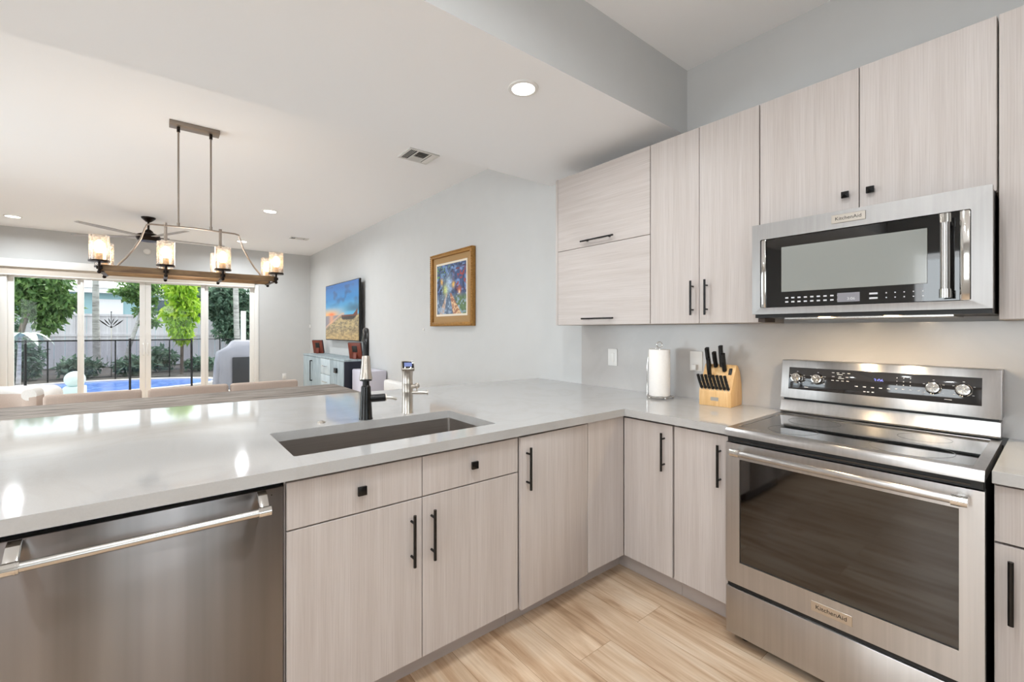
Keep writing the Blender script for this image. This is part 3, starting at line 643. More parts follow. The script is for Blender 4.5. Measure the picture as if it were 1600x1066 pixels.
# backguard
bgx = 2.49
b = B(); b.prism([(bgx + .02, .918), (bgx + .001, .922), (bgx - .004, .93), (bgx + .006, .955), (bgx + .012, .982), (2.585, .982), (2.585, .918)], 'y', RY0 + .004, RY1); b.build('lower_backguard', M['steelv'], rg, sharp=50)
B().box(bgx + .02, 2.58, RY0 + .012, RY1 - .01, .982, .994).build('backguard_gap', M['bplast'], rg)
def tp(u, z): return bgx - .006 + (z - .994) * .16      # the console leans back
def console(z0, z1, y0, y1, d0, d1, bev=.002):
    q = B(); q.prism([(tp(0, z0) - d0, z0), (tp(0, z1) - d0, z1), (tp(0, z1) + d1, z1), (tp(0, z0) + d1, z0)], 'y', y0, y1, bev); return q
cs = console(.994, 1.183, RY0, RY1, 0, .09, .004).build('console', M['steelv'], rg)
kp = console(1.040, 1.148, .200, .874, .0018, .0, .0008).build('control_panel', M['panel'], cs)
for y in (.836, .748, .338, .250):
    c0 = Vector((tp(0, 1.096) - .0018, y, 1.096)); nrm = Vector((-1, 0, .16)).normalized(); ro = nrm.to_track_quat('Z', 'Y').to_matrix()
    kb = B().lathe([(.026, 0), (.026, .003), (.0235, .005), (.0225, .022), (.0205, .026), (.017, .0265), (.0165, .0245), (0, .0245)], c0, 32, ro).build('knob', M['chrome'], kp)
    q = B()
    for k in range(8):
        a = math.pi / 4 * k; u = ro @ Vector((math.cos(a), math.sin(a), 0)); q.tube([c0 + nrm * .0247 + u * .004, c0 + nrm * .0247 + u * .0155], .0011, 6)
    q.build('knob_ribs', M['nickel'], kb)
    q = B()
    for k in (-2.2, -1.1, 0, 1.1, 2.2):
        u = ro @ Vector((math.cos(k + math.pi / 2), math.sin(k + math.pi / 2), 0)); p = c0 + u * .033; q.box(p.x - .0006, p.x + .0004, p.y - .003, p.y + .003, p.z - .001, p.z + .001)
    q.build('dial_marks', M['mark'], kp)
q = B()
def mark(y, z, w, h=.0022): x = tp(0, z) - .0018; q.box(x - .0005, x + .0005, y - w / 2, y + w / 2, z - h / 2, z + h / 2)
for z, ys in ((1.133, (.687, .668, .646, .626)), (1.115, (.686, .659, .632)), (1.097, (.688, .669, .649, .629)), (1.126, (.660,)), (1.108, (.655,))):
    for y in ys: mark(y, z, .010 if z not in (1.126, 1.108) else .022, .0025)
for y in (.596, .566, .537, .509, .481): mark(y, 1.078, .011, .004)
for y in (.565, .552, .535): mark(y, 1.057, .008, .004)
for z in (1.128, 1.113, 1.098):
    for y in (.454, .432, .410): mark(y, z, .003, .003)
for y, w in ((.456, .008), (.432, .010), (.408, .009), (.385, .009)): mark(y, 1.081, w)
mark(.795, 1.054, .016); mark(.294, 1.054, .022)
q.build('printed_marks', M['mark'], kp)
M['dig'] = pm('lit_digits', '6a70c8', .4, emit='8288dc', es=1.0)
x = tp(0, 1.114) - .0022
B().text('3:06', .020, Matrix.Translation((x, .517, 1.110)) @ XN).build('clock_digits', M['dig'], kp, smooth=False)
# oven door
def door_ring(q, x0, x1, oy0, oy1, oz0, oz1, iy0, iy1, iz0, iz1):
    q.box(x0, x1, oy0, oy1, oz0, iz0, .0).box(x0, x1, oy0, oy1, iz1, oz1).box(x0, x1, oy0, iy0, iz0, iz1).box(x0, x1, iy1, oy1, iz0, iz1); return q
b = B(); b.plate_hole([(RY0, .262), (RY1, .262), (RY1, .856), (RY0, .856)], [[(.201, .357), (.853, .357), (.853, .791), (.201, .791)]], 0, .034)
for v in b.bm.verts: v.co = Vector((RX + .034 - v.co.z, v.co.x, v.co.y))
bmesh.ops.recalc_face_normals(b.bm, faces=b.bm.faces)
od = b.build('oven_door', M['steelv'], rg)
B().box(RX + .006, RX + .02, .199, .855, .355, .793).build('oven_window', M['oven'], od)
b = B().cyl((RX - .05, .205, .828), (RX - .05, .84, .828), .0125, None, 24); hd = b.build('handle', M['steelv'], od)
for y, s_ in ((.195, 1), (.848, -1)):
    q = B().cyl((RX - .05, y - .018, .828), (RX - .05, y + .018, .828), .0165, None, 28).box(RX - .05, RX + .001, y - .010, y + .010, .818, .838, .003); q.build('handle_mount', M['chrome'], hd)
bd = B().box(RX - .0025, RX, .466, .592, .290, .327, .001, 1).build('badge', M['nickel'], od)
B().text('KitchenAid', .0215, onx(RX - .0027, .529, .3085)).build('lettering', M['bplast'], bd, smooth=False)
b = B().box(RX, RX + .03, RY0, RY1, .045, .243, .004).build('storage_drawer', M['steelv'], rg)
B().box(RX + .012, RX + .036, RY0 + .004, RY1 - .004, .243, .262).build('drawer_gap', M['bplast'], rg)

# ------------------------------------------------------------------ microwave
MX = 2.165; my0, my1, mz0, mz1 = .149, .913, 1.408, 1.822
mw = thing('microwave', 'stainless over-the-range microwave with black glass door above the range', 'microwave', (2.4, .53, mz0))
B().box(MX + .032, WX - .001, my0 + .003, my1 - .003, 1.392, mz1 - .002).build('case', M['bplast'], mw)
b = B(); b.plate_hole([(my0, mz0), (my1, mz0), (my1, mz1), (my0, mz1)], [rr(.199, .876, 1.437, 1.750, .006)], 0, .03)
for v in b.bm.verts: v.co = Vector((MX + .03 - v.co.z, v.co.x, v.co.y))
bmesh.ops.recalc_face_normals(b.bm, faces=b.bm.faces)
# bevelled picture-frame slope towards the outer edge
for v in b.bm.verts:
    if v.co.x < MX + .001:
        if v.co.y < my0 + .001 or v.co.y > my1 - .001 or v.co.z < mz0 + .001 or v.co.z > mz1 - .001: v.co.x += .004
fd = b.build('front_frame', M['mwsteel'], mw, sharp=15)
gd = B().box(MX + .010, MX + .022, .228, .853, 1.440, 1.748).build('door_glass', M['gblack'], fd)
B().box(MX + .006, MX + .012, .31, .79, 1.505, 1.705, .001, 1).build('viewing_screen', pm('mesh_screen_glass', '8b8d89', .12, spec=.5, coat=.5), gd)
B().box(MX + .004, MX + .022, .854, .874, 1.438, 1.749, .002).build('left_trim_strip', M['chrome'], fd)
B().box(MX + .004, MX + .022, .201, .227, 1.438, 1.749, .002).build('right_trim_strip', M['chrome'], fd)
hx = MX - .042
hd = B().cyl((hx, .258, 1.462), (hx, .258, 1.722), .0125, None, 24).build('handle', M['steelv'], fd)
for z in (1.462, 1.722):
    B().cyl((hx, .258, z - .015), (hx, .258, z + .015), .0155, None, 24).box(hx, MX + .012, .249, .267, z - .009, z + .009, .002).build('handle_mount', M['chrome'], hd)
bd = B().box(MX - .002, MX + .001, .487, .600, 1.772, 1.806, .001, 1).build('badge', M['nickel'], fd)
B().text('KitchenAid', .0195, onx(MX - .0022, .5435, 1.789)).build('lettering', M['bplast'], bd, smooth=False)
q = B()
for z in (1.478, 1.460):
    for k in range(9): q.box(MX + .0095, MX + .0101, .775 - .024 * k - .012, .775 - .024 * k, z - .003, z + .003)
    for k in range(5): q.box(MX + .0095, MX + .0101, .428 - .026 * k - .004, .428 - .026 * k, z - .002, z + .002)
    q.box(MX + .0095, MX + .0101, .452, .478, z - .0035, z + .0035)
q.build('keypad_marks', M['mark'], gd)
B().box(MX + .0085, MX + .0101, .508, .582, 1.450, 1.487).build('display', pm('lcd_grey', '7d7b80', .2, emit='77757c', es=.25), gd)
B().text('3:06', .016, onx(MX + .0083, .536, 1.462)).build('clock_digits', M['mark'], gd, smooth=False)
B().box(2.24, 2.50, .25, .80, 1.386, 1.392).build('filter_grille', M['steel'], mw)
for y in (.42, .64):
    q = B().cyl((2.22, y, 1.388), (2.22, y, 1.392), .022, None, 20).build('task_light', pm('warm_lens', 'ffe6c0', .4, emit='ffcf90', es=20), mw)
    l = lamp('hood_lamp', 'AREA', (2.22, y, 1.384), 2.2, (1, .78, .5), shape='DISK', size=.04)
B().box(2.215, 2.33, .875, .905, 1.3725, 1.391).build('mounting_cleat', M['darkw'], mw)

# ------------------------------------------------------------------ things on the worktop
px_, py_ = 2.432, 1.573
th = thing('paper_towel_holder', 'chrome wire paper towel holder on the corner of the worktop', 'holder', (px_, py_, CT))
q = B()
ring = [(px_ + .075 * math.cos(a), py_ + .075 * math.sin(a), CT + .011) for a in [2 * math.pi * k / 36 for k in range(37)]]
q.tube(ring, .003, 8, cap=False)
for k in range(5):
    a = 2 * math.pi * k / 5 + .4; q.sph((px_ + .08 * math.cos(a), py_ + .08 * math.sin(a), CT + .008), .008, u=12, v=8)
for k in range(3):
    a = math.pi * k / 3; q.tube([(px_ - .075 * math.cos(a), py_ - .075 * math.sin(a), CT + .011), (px_ + .075 * math.cos(a), py_ + .075 * math.sin(a), CT + .011)], .0025, 8)
q.build('wire_base', M['chrome'], th)
lp = [(px_, py_, CT + .011), (px_, py_, CT + .312)] + [(px_ + .012 * math.sin(a), py_ - .012 * math.sin(a), CT + .33 - .018 * math.cos(a)) for a in [math.pi * (.1 + 1.8 * k / 14) for k in range(15)]]
B().tube(lp, .003, 8).build('post', M['chrome'], th)
B().tube([(px_ - .045, py_ + .058, CT + .011), (px_ - .045, py_ + .058, CT + .20), (px_ - .035, py_ + .05, CT + .306), (px_ - .01, py_ + .02, CT + .308)], .0022, 8).build('tension_arm', M['chrome'], th)
rl = B().lathe([(.020, .016), (.062, .016), (.0635, .02), (.0635, .298), (.062, .301), (.020, .301), (.020, .016)], (px_, py_, CT), 48).build('paper_roll', M['paper']); tag(rl, 'white paper towel roll standing on the chrome wire holder', 'paper towel')
# knife block (local x: across, local y: to the back)
ang = math.radians(-90 + 5); kb0 = Vector((2.404, 1.2105, CT))
KR = Matrix.Translation(kb0) @ Matrix.Rotation(ang, 4, 'Z')
def placed(q): bmesh.ops.transform(q.bm, verts=q.bm.verts, matrix=KR); return q
kbk = thing('knife_block', 'light maple knife block with slanted top on the worktop beside the range', 'knife block', tuple(kb0))
W = .086
prof = [(0, 0), (.165, 0), (.168, .05), (.160, .12), (.135, .19), (.105, .222), (.085, .228), (.022, .118), (.0, .082)]
# profile: low front, sloped stepped face, high rounded back
q = B(); q.prism([(y, z) for y, z in prof], 'x', -W, W, .003); placed(q).build('block', M['maple'], kbk)
q = B(); q.box(-.021, .021, -.0012, .001, .03, .05, .0005, 1); pq = placed(q).build('nameplate', M['nickel'], kbk)
sl = Vector((0, .063, .11)).normalized(); nr = Vector((0, -.11, .063)).normalized()
q = B(); q.box(.052, .070, -.004, .004, -.02, .02, .003); bmesh.ops.rotate(q.bm, verts=q.bm.verts, cent=(0, 0, 0), matrix=Matrix.Rotation(math.atan2(.063, .11) * -1, 3, 'X')); bmesh.ops.translate(q.bm, verts=q.bm.verts, vec=(0, .064, .19)); placed(q).build('sharpener_slot', M['bplast'], kbk)
def knife(x, y, z, L, w, lean, label, group, name, yaw=0):
    base = KR @ Vector((x, y, z)); t = thing(name, label, 'knife', tuple(base), group)
    d = Vector((yaw, -math.sin(lean), math.cos(lean))).normalized()
    u = d.cross(Vector((1, 0, 0))).normalized(); side = u.cross(d)
    q = B(); n = 7; rows = []
    for i in range(n):
        f = i / (n - 1); ww = w * (.72 + .28 * math.cos(f * 5.2) ** 2 + (.25 if i == n - 1 else 0)); bend = u * (.10 * L * f * f)
        c = Vector((x, y, z)) + d * (L * f + .004) + bend
        rows.append([q.bm.verts.new(c + u * ww * a + side * (.0075 if L < .083 else .0105) * bb) for a, bb in ((-.5, -.6), (-.5, .6), (-.2, 1), (.3, 1), (.5, .6), (.5, -.6), (.3, -1), (-.2, -1))])
    for a, bq in zip(rows, rows[1:]):
        for k in range(8): q.bm.faces.new((a[k], a[(k + 1) % 8], bq[(k + 1) % 8], bq[k]))
    q.bm.faces.new(rows[0][::-1]); q.bm.faces.new(rows[-1]); bmesh.ops.recalc_face_normals(q.bm, faces=q.bm.faces)
    h = placed(q).build('handle', M['bplast'], t, sharp=50)
    q = B()
    for f in ((.28, .52, .76) if L > .08 else (.5,)):
        c = Vector((x, y, z)) + d * (L * f) + u * (.10 * L * f * f); q.cyl(c - side * .0083, c + side * .0083, .0026, None, 10)
    placed(q).build('rivet', M['chrome'], h)
    q = B(); c = Vector((x, y, z)); q.cyl(c - d * .02, c + d * .006, .006, None, 10); placed(q).build('bolster', M['chrome'], t)
big = [(-.058, .075, .205, .115, .030, .42, 'big black-handled knife standing tallest at the left end of the block'), (-.040, .036, .152, .105, .024, .30, 'black-handled knife slotted low in front at the left of the block'), (-.022, .078, .212, .085, .028, .45, 'shorter black-handled knife second along the top row of the block'), (.010, .080, .215, .115, .030, .30, 'big black-handled knife in the middle of the block top'), (.030, .066, .19, .10, .026, .38, 'black-handled knife right of the middle one, lower down the block')]
for x, y, z, L, w, ln, lab in big: knife(x, y, z, L, w, ln, lab, 'large knives in the block', 'kitchen_knife')
ords = ['leftmost', 'second from left', 'third from left', 'fourth from left', 'fourth from right', 'third from right', 'second from right', 'rightmost']
for k in range(8):
    knife(-.071 + .0205 * k, .006, .094, .082, .014, .52, 'slim black-handled steak knife, %s of the low front row in the block' % ords[k], 'steak knives in the front row', 'steak_knife', -.10)
# switch and outlet
sw = thing('light_switch', 'white rocker light switch on the backsplash left of the paper towel', 'switch', (WX - .02, 2.055, 1.139))
B().box(WX - .026, WX - .0202, 2.015, 2.096, 1.077, 1.200, .002).build('plate', M['wplast'], sw)
B().box(WX - .030, WX - .026, 2.040, 2.071, 1.106, 1.170, .0015).build('rocker', M['trim'], sw)
ot = thing('wall_outlet', 'white wall outlet with a plug on the backsplash behind the knife block', 'outlet', (WX - .02, 1.42, 1.15))
B().box(WX - .026, WX - .0202, 1.375, 1.455, 1.085, 1.205, .002).build('plate', M['wplast'], ot)
B().box(WX - .056, WX - .0262, 1.40, 1.43, 1.092, 1.125, .004).build('plug', M['wplast'], ot)
tm = B().lathe([(.016, 0), (.016, .006), (.012, .01), (0, .011)], (WX, 5.03, 1.345), 20, Matrix.Rotation(math.radians(-90), 3, 'Y')).build('wall_sensor', M['wplast']); tag(tm, 'tiny round white sensor on the wall below the left of the painting', 'sensor')
tm = B().box(WX - .025, WX, 10.30, 10.35, 1.39, 1.46, .004).build('wall_sensor', M['wplast']); tag(tm, 'small white box sensor in the far corner beside the screen', 'sensor')
ou = thing('wall_outlet', 'white wall outlet low on the far wall right of the glass doors', 'outlet', (2.09, YW, .36))
B().box(2.05, 2.13, YW - .006, YW, .30, .42, .002).build('plate', M['wplast'], ou); B().box(2.073, 2.107, YW - .009, YW - .006, .325, .395, .001).build('sockets', M['trim'], ou)

# ------------------------------------------------------------------ picture surfaces
def picture(name, ny, nz, y0, y1, z0, z1, x, fn, mat, parent):
    """grid facing -X; u runs left to right as seen (from +y to -y), v upward"""
    u, v = np.meshgrid(np.linspace(0, 1, ny), np.linspace(0, 1, nz)); colr = fn(u, v)
    off = Vector(OFF[parent.name]); vs = [(x - off.x, y1 + (y0 - y1) * a - off.y, z0 + (z1 - z0) * c - off.z) for a, c in zip(u.ravel(), v.ravel())]
    fs = [(j * ny + i, j * ny + i + 1, (j + 1) * ny + i + 1, (j + 1) * ny + i) for j in range(nz - 1) for i in range(ny - 1)]
    me = bpy.data.meshes.new(name); me.from_pydata(vs, [], fs); at = me.color_attributes.new('Col', 'FLOAT_COLOR', 'POINT')
    at.data.foreach_set('color', np.concatenate([colr.reshape(-1, 3), np.ones((ny * nz, 1))], 1).ravel().astype(np.float32)); me.materials.append(mat)
    o = bpy.data.objects.new(name, me); COL.objects.link(o); o.parent = parent; OFF[o.name] = tuple(off); return o
def vnoise(u, v, n, m, seed):
    r = np.random.default_rng(seed).random((m + 2, n + 2)); x = (u * n) % (n + .999); y = (v * m) % (m + .999); i = x.astype(int); j = y.astype(int); f = x - i; g = y - j; f = f * f * (3 - 2 * f); g = g * g * (3 - 2 * g)
    return (r[j, i] * (1 - f) + r[j, i + 1] * f) * (1 - g) + (r[j + 1, i] * (1 - f) + r[j + 1, i + 1] * f) * g
def lc(h): return np.array(lin(h))
def blend(c, k, h): return c * (1 - k[..., None]) + lc(h) * k[..., None]
def sst(a, b, x): t = np.clip((x - a) / (b - a), 0, 1); return t * t * (3 - 2 * t)
def beach(u, v):
    H = .44; c = np.ones(u.shape + (3,)) * lc('1083c8')
    c = blend(c, sst(.75, 1, v), '1268b4'); c = blend(c, sst(.75, .5, v), '58b4dc'); c = blend(c, sst(.62, .45, v) * sst(.75, .15, u), 'f5c27a')
    cl = sst(.5, .72, vnoise(u + v * .35, v * 1.2, 5, 7, 3) * .65 + vnoise(u, v, 14, 16, 5) * .35); c = blend(c, cl * .7 * sst(.52, .75, v), '1a4f86'); c = blend(c, sst(.45, .9, u) * sst(.47, .52, v) * sst(.66, .55, v) * .8, '27506f')
    c = blend(c, np.exp(-((u - .2) ** 2 / .012 + (v - .455) ** 2 / .0012)), 'ff7b3a')
    c = blend(c, sst(H, H - .01, v), '8f8a92'); c = blend(c, sst(H, H - .01, v) * np.exp(-((u - .2) ** 2 / .006)), 'e0a07c')
    ln = np.minimum(.17 + .42 * u ** .8, .425) + .012 * (vnoise(u, v, 9, 9, 9) - .5); sand = sst(ln + .006, ln - .006, v)
    c = blend(c, sst(.03, .0, np.abs(v - ln - .03)) * (u < .6) * .8, 'e8b988')
    c = blend(c, sand, 'a8946c'); c = blend(c, sand * sst(.4, .7, vnoise(u, v, 46, 60, 11)) * .7, '5c5440'); c = blend(c, sand * sst(.55, .8, vnoise(u, v, 18, 40, 12)) * .6, 'd8be84'); c = blend(c, sand * sst(.25, .0, v) * .35, 'd2a860')
    bo = ((u > .52) & (u < .97) & (v < .42 + .10 * np.clip((u - .85) / .12, 0, 1) + .01) & (v > .355 + .07 * np.clip((u - .86) / .1, 0, 1)) & (v > .40 - (u - .5) * .8)).astype(float)
    c = blend(c, bo, '2a130c'); c = blend(c, bo * (v > .405) * .6, '8a3a1c'); return c * .9
def alley(u, v):
    c = np.ones(u.shape + (3,)) * lc('38507c'); n1 = vnoise(u, v, 12, 14, 21); n2 = vnoise(u, v, 22, 26, 22); n3 = vnoise(u, v, 34, 40, 23)
    c = blend(c, sst(.5, .7, n1) * (v > .45), '6f8fc4'); c = blend(c, sst(.55, .75, n2) * (v > .4), '27304f'); c = blend(c, sst(.6, .75, n3) * sst(.45, .8, v) * sst(.6, .25, u), '5e8a58')
    c = blend(c, sst(.5, .65, n2) * sst(.5, .8, u) * sst(.4, .6, v) * sst(.95, .8, v), 'a4403a'); c = blend(c, np.exp(-((u - .42) ** 2 / .01 + (v - .6) ** 2 / .03)) * .8, 'bfd6ee')
    c = blend(c, sst(.42, .36, v), '5d7088'); c = blend(c, sst(.42, .3, v) * sst(.6, .7, u), '5f7a52')
    for a, bq, r, h in ((.17, .66, .0022, 'e8b04c'), (.58, .58, .0022, 'f0c050'), (.78, .46, .003, 'c9683c'), (.30, .49, .006, 'd2da86'), (.78, .42, .0006, 'ffe9c0')): c = blend(c, np.exp(-((u - a) ** 2 / r + (v - bq) ** 2 / (r * 1.6))), h)
    pw = .05 + (.42 - v) * .55; pc = .48 + (.42 - v) * .55; path = (np.abs(u - pc) < pw * .5) & (v < .42); c = blend(c, path * .9, 'b77a5c'); c = blend(c, path * sst(.5, .6, n3) * .6, 'e8cfa0')
    p2 = (np.abs(u - (.36 - (.42 - v) * .45)) < pw * .3) & (v < .42); c = blend(c, p2 * .7, 'd9b79a'); c = blend(c, (v < .4) * sst(.55, .7, n2) * (~path) * .7, '9fb4cc')
    for a in (.1, .24, .66, .9): c = blend(c, (np.abs(u - a - .015 * n1) < .008) * (v > .2) * (v < .8) * .8, '241c24')
    return np.clip(c * (.75 + .5 * n3[..., None]), 0, 1)
tv = thing('television', 'large wall-mounted flat screen showing a beach at sunset with a boat', 'television', (WX, 7.94, 1.67))
B().box(2.50, 2.535, 7.03, 8.835, 1.155, 2.175, .004).build('casing', M['bplast'], tv)
B().box(2.535, WX - .001, 7.6, 8.25, 1.45, 1.9).build('wall_bracket', M['bplast'], tv)
picture('screen', 240, 150, 7.045, 8.82, 1.172, 2.162, 2.4985, beach, vcol('screen_picture', 1.0), tv)
pt = thing('framed_painting', 'colourful night alley painting in an ornate gold frame on the right wall', 'painting', (WX, 4.32, 1.8))
A0, A1, Z0, Z1 = 3.865, 4.772, 1.382, 2.225
def pframe(w, d0, d1, i0):
    q = B()
    y0, y1, z0, z1 = A0 + i0, A1 - i0, Z0 + i0, Z1 - i0
    q.box(d0, d1, y0, y0 + w, z0, z1, .006).box(d0, d1, y1 - w, y1, z0, z1, .006).box(d0, d1, y0 + w, y1 - w, z0, z0 + w, .006).box(d0, d1, y0 + w, y1 - w, z1 - w, z1, .006); return q
q = pframe(.045, 2.555, WX - .002, 0)
fr_ = q.build('frame', M['gold'], pt)
q = B()
for k in range(34):
    z = Z0 + .012 + k * (Z1 - Z0 - .024) / 33
    for y in (A0 + .012, A1 - .012): q.sph((2.556, y, z), .0105, u=8, v=6)
for k in range(36):
    y = A0 + .012 + k * (A1 - A0 - .024) / 35
    for z in (Z0 + .012, Z1 - .012): q.sph((2.556, y, z), .0105, u=8, v=6)
q.build('beading', M['gold'], fr_)
B().box(2.578, 2.582, A0 + .04, A1 - .04, Z0 + .04, Z1 - .04).build('mat', M['mat'], pt)
B().box(2.574, 2.578, A0 + .115, A1 - .115, Z0 + .115, Z1 - .115).build('inner_mat', M['matw'], pt)
picture('canvas', 140, 170, A0 + .138, A1 - .138, Z0 + .138, Z1 - .138, 2.5735, alley, vcol('painting_oils', 0, .45), pt)

# ------------------------------------------------------------------ sideboard and what stands on it
sb = thing('sideboard', 'grey-blue wood sideboard with end panel darkened as shading under the wall screen', 'sideboard', (2.41, 8.03, 0))
SZ = .885
B().box(2.215, WX - .003, 6.845, 9.245, .08, SZ - .03).box(2.25, 2.58, 6.9, 9.2, 0, .08).build('body', M['bluew'], sb)
B().box(2.20, WX - .002, 6.825, 9.26, SZ - .03, SZ, .003).build('top', M['bluew'], sb)
B().box(2.205, WX - .002, 6.825, 6.845, .02, SZ - .03, .002).build('end_panel', M['navy'], sb)  # shading of the end face put into a navy colour
for y0, y1, hy_ in ((8.08, 9.24, 8.62), (6.85, 7.55, None)):
    d = B().box(2.199, 2.2148, y0 + .003, y1 - .003, .09, SZ - .034, .002).build('door', M['bluew'], sb)
    if hy_: B().tube([(2.199, hy_, .78), (2.165, hy_, .78), (2.165, hy_, .42), (2.199, hy_, .42)], .012, 10).build('handle', M['black'], d)
    else: B().box(2.17, 2.199, 7.14, 7.26, .66, .74, .006).build('latch', M['black'], d)
for k in range(3):
    z1 = SZ - .034 - k * .265; d = B().box(2.199, 2.2148, 7.555, 8.075, z1 - .258, z1, .002).build('drawer', M['bluel'], sb)
    B().tube([(2.199, 7.70, z1 - .12), (2.178, 7.70, z1 - .12), (2.178, 7.92, z1 - .12), (2.199, 7.92, z1 - .12)], .008, 8).build('handle', M['chrome'], d)
def frame_(x, y, label, w=.22, h=.255):
    t = thing('picture_frame', label, 'picture frame', (x, y, SZ), 'frames on the sideboard')
    q = B(); R_ = Matrix.Translation((x, y, SZ + .0062)) @ Matrix.Rotation(math.radians(-52), 4, 'Z') @ Matrix.Rotation(math.radians(12), 4, 'X')
    def pl(q): bmesh.ops.transform(q.bm, verts=q.bm.verts, matrix=R_); return q
    q.box(-w / 2, w / 2, -.014, .0, .0, h, .003); pl(q).build('backboard', M['redw'], t)
    q = B().box(-w / 2 - .004, w / 2 + .004, 0, .02, .0, h + .004, .003); pl(q).build('frame', M['navy'], t)
    q = B().box(-.045, .045, -.017, -.014, .11, .21, .002); pl(q).build('clip', M['bplast'], t)
    q = B().box(-.03, .03, -.02, -.014, .0, .10, .002); bmesh.ops.rotate(q.bm, verts=q.bm.verts, cent=(0, -.014, .10), matrix=Matrix.Rotation(math.radians(-20), 3, 'X')); pl(q).build('easel', M['redw'], t)
frame_(2.45, 9.10, 'reddish-brown framed photo seen from behind at the far end of the sideboard')
frame_(2.42, 6.93, 'reddish-brown framed photo seen from behind at the near end of the sideboard')
wb = thing('low_cabinet', 'pale lilac low cabinet against the wall between sideboard and dining table', 'cabinet', (2.48, 6.2, 0))
B().box(2.305, WX - .016, 6.165, 6.76, 0, .748, .006).build('body', M['lilac'], wb)
B().box(2.296, 2.3045, 6.175, 6.75, .03, .738, .003).build('front', M['lilac'], wb)

# ------------------------------------------------------------------ dining table and chairs, sofa
tb = thing('dining_table', 'long weathered grey wood dining table beyond the peninsula', 'table', (.24, 4.35, 0))
B().box(-1.02, 1.476, 3.80, 4.90, .715, .76, .004).build('tabletop', M['tablew'], tb)
B().box(-.9, 1.36, 3.9, 4.8, .65, .715).build('apron', M['tablew'], tb)
for x in (-.86, 1.32):
    for y in (3.94, 4.76): B().box(x - .05, x + .05, y - .05, y + .05, 0, .65, .004).build('leg', M['tablew'], tb)
def chair(name, label, x, y, rot, w=.60, top=.80, mat='fabric', grp='dining chairs'):
    t = thing(name, label, 'chair', (0, 0, 0), grp)
    B().box(-w / 2 + .02, w / 2 - .02, -.25, .24, .38, .48, .03, 3).build('seat', M[mat], t)
    q = B().box(-w / 2, w / 2, .22, .30, .44, top, .026, 4); bk = q.build('backrest', M[mat], t)
    B().box(-w / 2 + .03, w / 2 - .03, .299, .303, top - .012, top - .008).build('seam', M['darkw'], bk)
    for sx in (-1, 1):
        for yy in (-.21, .24): B().cyl((sx * (w / 2 - .05), yy, .385), (sx * (w / 2 - .045), yy * 1.08, 0), .02, .013, 14).build('leg', M['darkw'], t)
    t.location = (x, y, 0); t.rotation_euler = (0, 0, rot); return t
c0 = chair('dining_chair', 'beige dining chair at the far side of the table, left of three', -.428, 4.965, 0, .62)
dup(c0, (.235, 4.965, 0), 'beige dining chair at the far side of the table, middle of three')
dup(c0, (.872, 4.965, 0), 'beige dining chair at the far side of the table, right of three')
chair('dining_chair', 'cream dining chair at the right end of the table, behind the faucet', 1.742, 4.50, -math.pi / 2, .52, .785, 'boucle')
# rounded armchair left end
ac = thing('lounge_chair', 'round-backed beige chair with a pale cushion at the left end of the table', 'armchair', (-1.15, 5.35, 0))
q = B(); prof = []
n = 20
pts_o = [(-1.15 + .40 * math.cos(a), 5.35 + .36 * math.sin(a)) for a in [math.radians(-20 + 220 * k / n) for k in range(n + 1)]]
pts_i = [(-1.15 + .30 * math.cos(a), 5.35 + .26 * math.sin(a)) for a in [math.radians(-20 + 220 * k / n) for k in range(n + 1)]][::-1]
q.prism(pts_o + pts_i, 'z', .30, .80, .012); q.build('shell', M['fabric'], ac)
q = B().tube([(-1.15 + .35 * math.cos(a), 5.35 + .31 * math.sin(a), .81) for a in [math.radians(-20 + 220 * k / n) for k in range(n + 1)]], .048, 14); q.build('rolled_top', M['boucle'], ac)
B().lathe([(0, .30), (.29, .30), (.30, .34), (.30, .42), (.27, .46), (0, .47)], (-1.15, 5.35, 0), 32).build('seat', M['boucle'], ac)
for a in (45, 135, 225, 315): B().cyl((-1.15 + .22 * math.cos(math.radians(a)), 5.35 + .22 * math.sin(math.radians(a)), .30), (-1.15 + .25 * math.cos(math.radians(a)), 5.35 + .25 * math.sin(math.radians(a)), 0), .018, .012, 12).build('leg', M['darkw'], ac)
sf = thing('sofa', 'white rounded sofa in front of the glass doors at far left', 'sofa', (-1.75, 7.7, 0))
B().box(-2.6, -.92, 7.25, 8.15, .1, .42, .06, 4).build('base', M['boucle'], sf)
B().box(-2.6, -.885, 7.22, 7.55, .25, .70, .11, 6).build('backrest', M['boucle'], sf)
for k in range(2): B().box(-2.5 + k * .78, -1.74 + k * .78, 7.56, 8.14, .42, .55, .05, 4).build('seat_cushion', M['boucle'], sf)
for x in (-2.5, -1.0):
    for y in (7.35, 8.05): B().cyl((x, y, 0), (x, y, .11), .025, None, 12).build('foot', M['darkw'], sf)

# ------------------------------------------------------------------ garden
struct(B().box(-14, 9, YW + .13, 14.2, -.16, -.10).build('patio_floor', M['patio']))
struct(B().box(-14, 9, 14.2, 45, -.22, -.12).build('ground_garden', M['soil']))
pool = thing('swimming_pool', 'blue swimming pool with pale coping beyond the glass doors', 'pool', (0, 15.2, -.1))
out = [(-1.3 + 2.5 * math.cos(a), 14.85 + 1.45 * math.sin(a)) for a in [2 * math.pi * k / 48 for k in range(48)]]
B().prism(out, 'z', -.10, -.06).build('water', M['water'], pool)
o2 = [(-1.3 + 2.72 * math.cos(a), 14.85 + 1.67 * math.sin(a)) for a in [2 * math.pi * k / 48 for k in range(48)]]
B().plate_hole(o2, [out], -.10, -.03).build('coping', M['cope'], pool)
fn = thing('board_fence', 'pale boarded garden fence running behind the pool', 'fence', (-3, 24, -.12))
q = B(); x = -13.
while x < 8: q.box(x, x + .285, 24, 24.03, -.12, 1.94, .004, 1); x += .30
q.build('boards', M['vinyl'], fn)
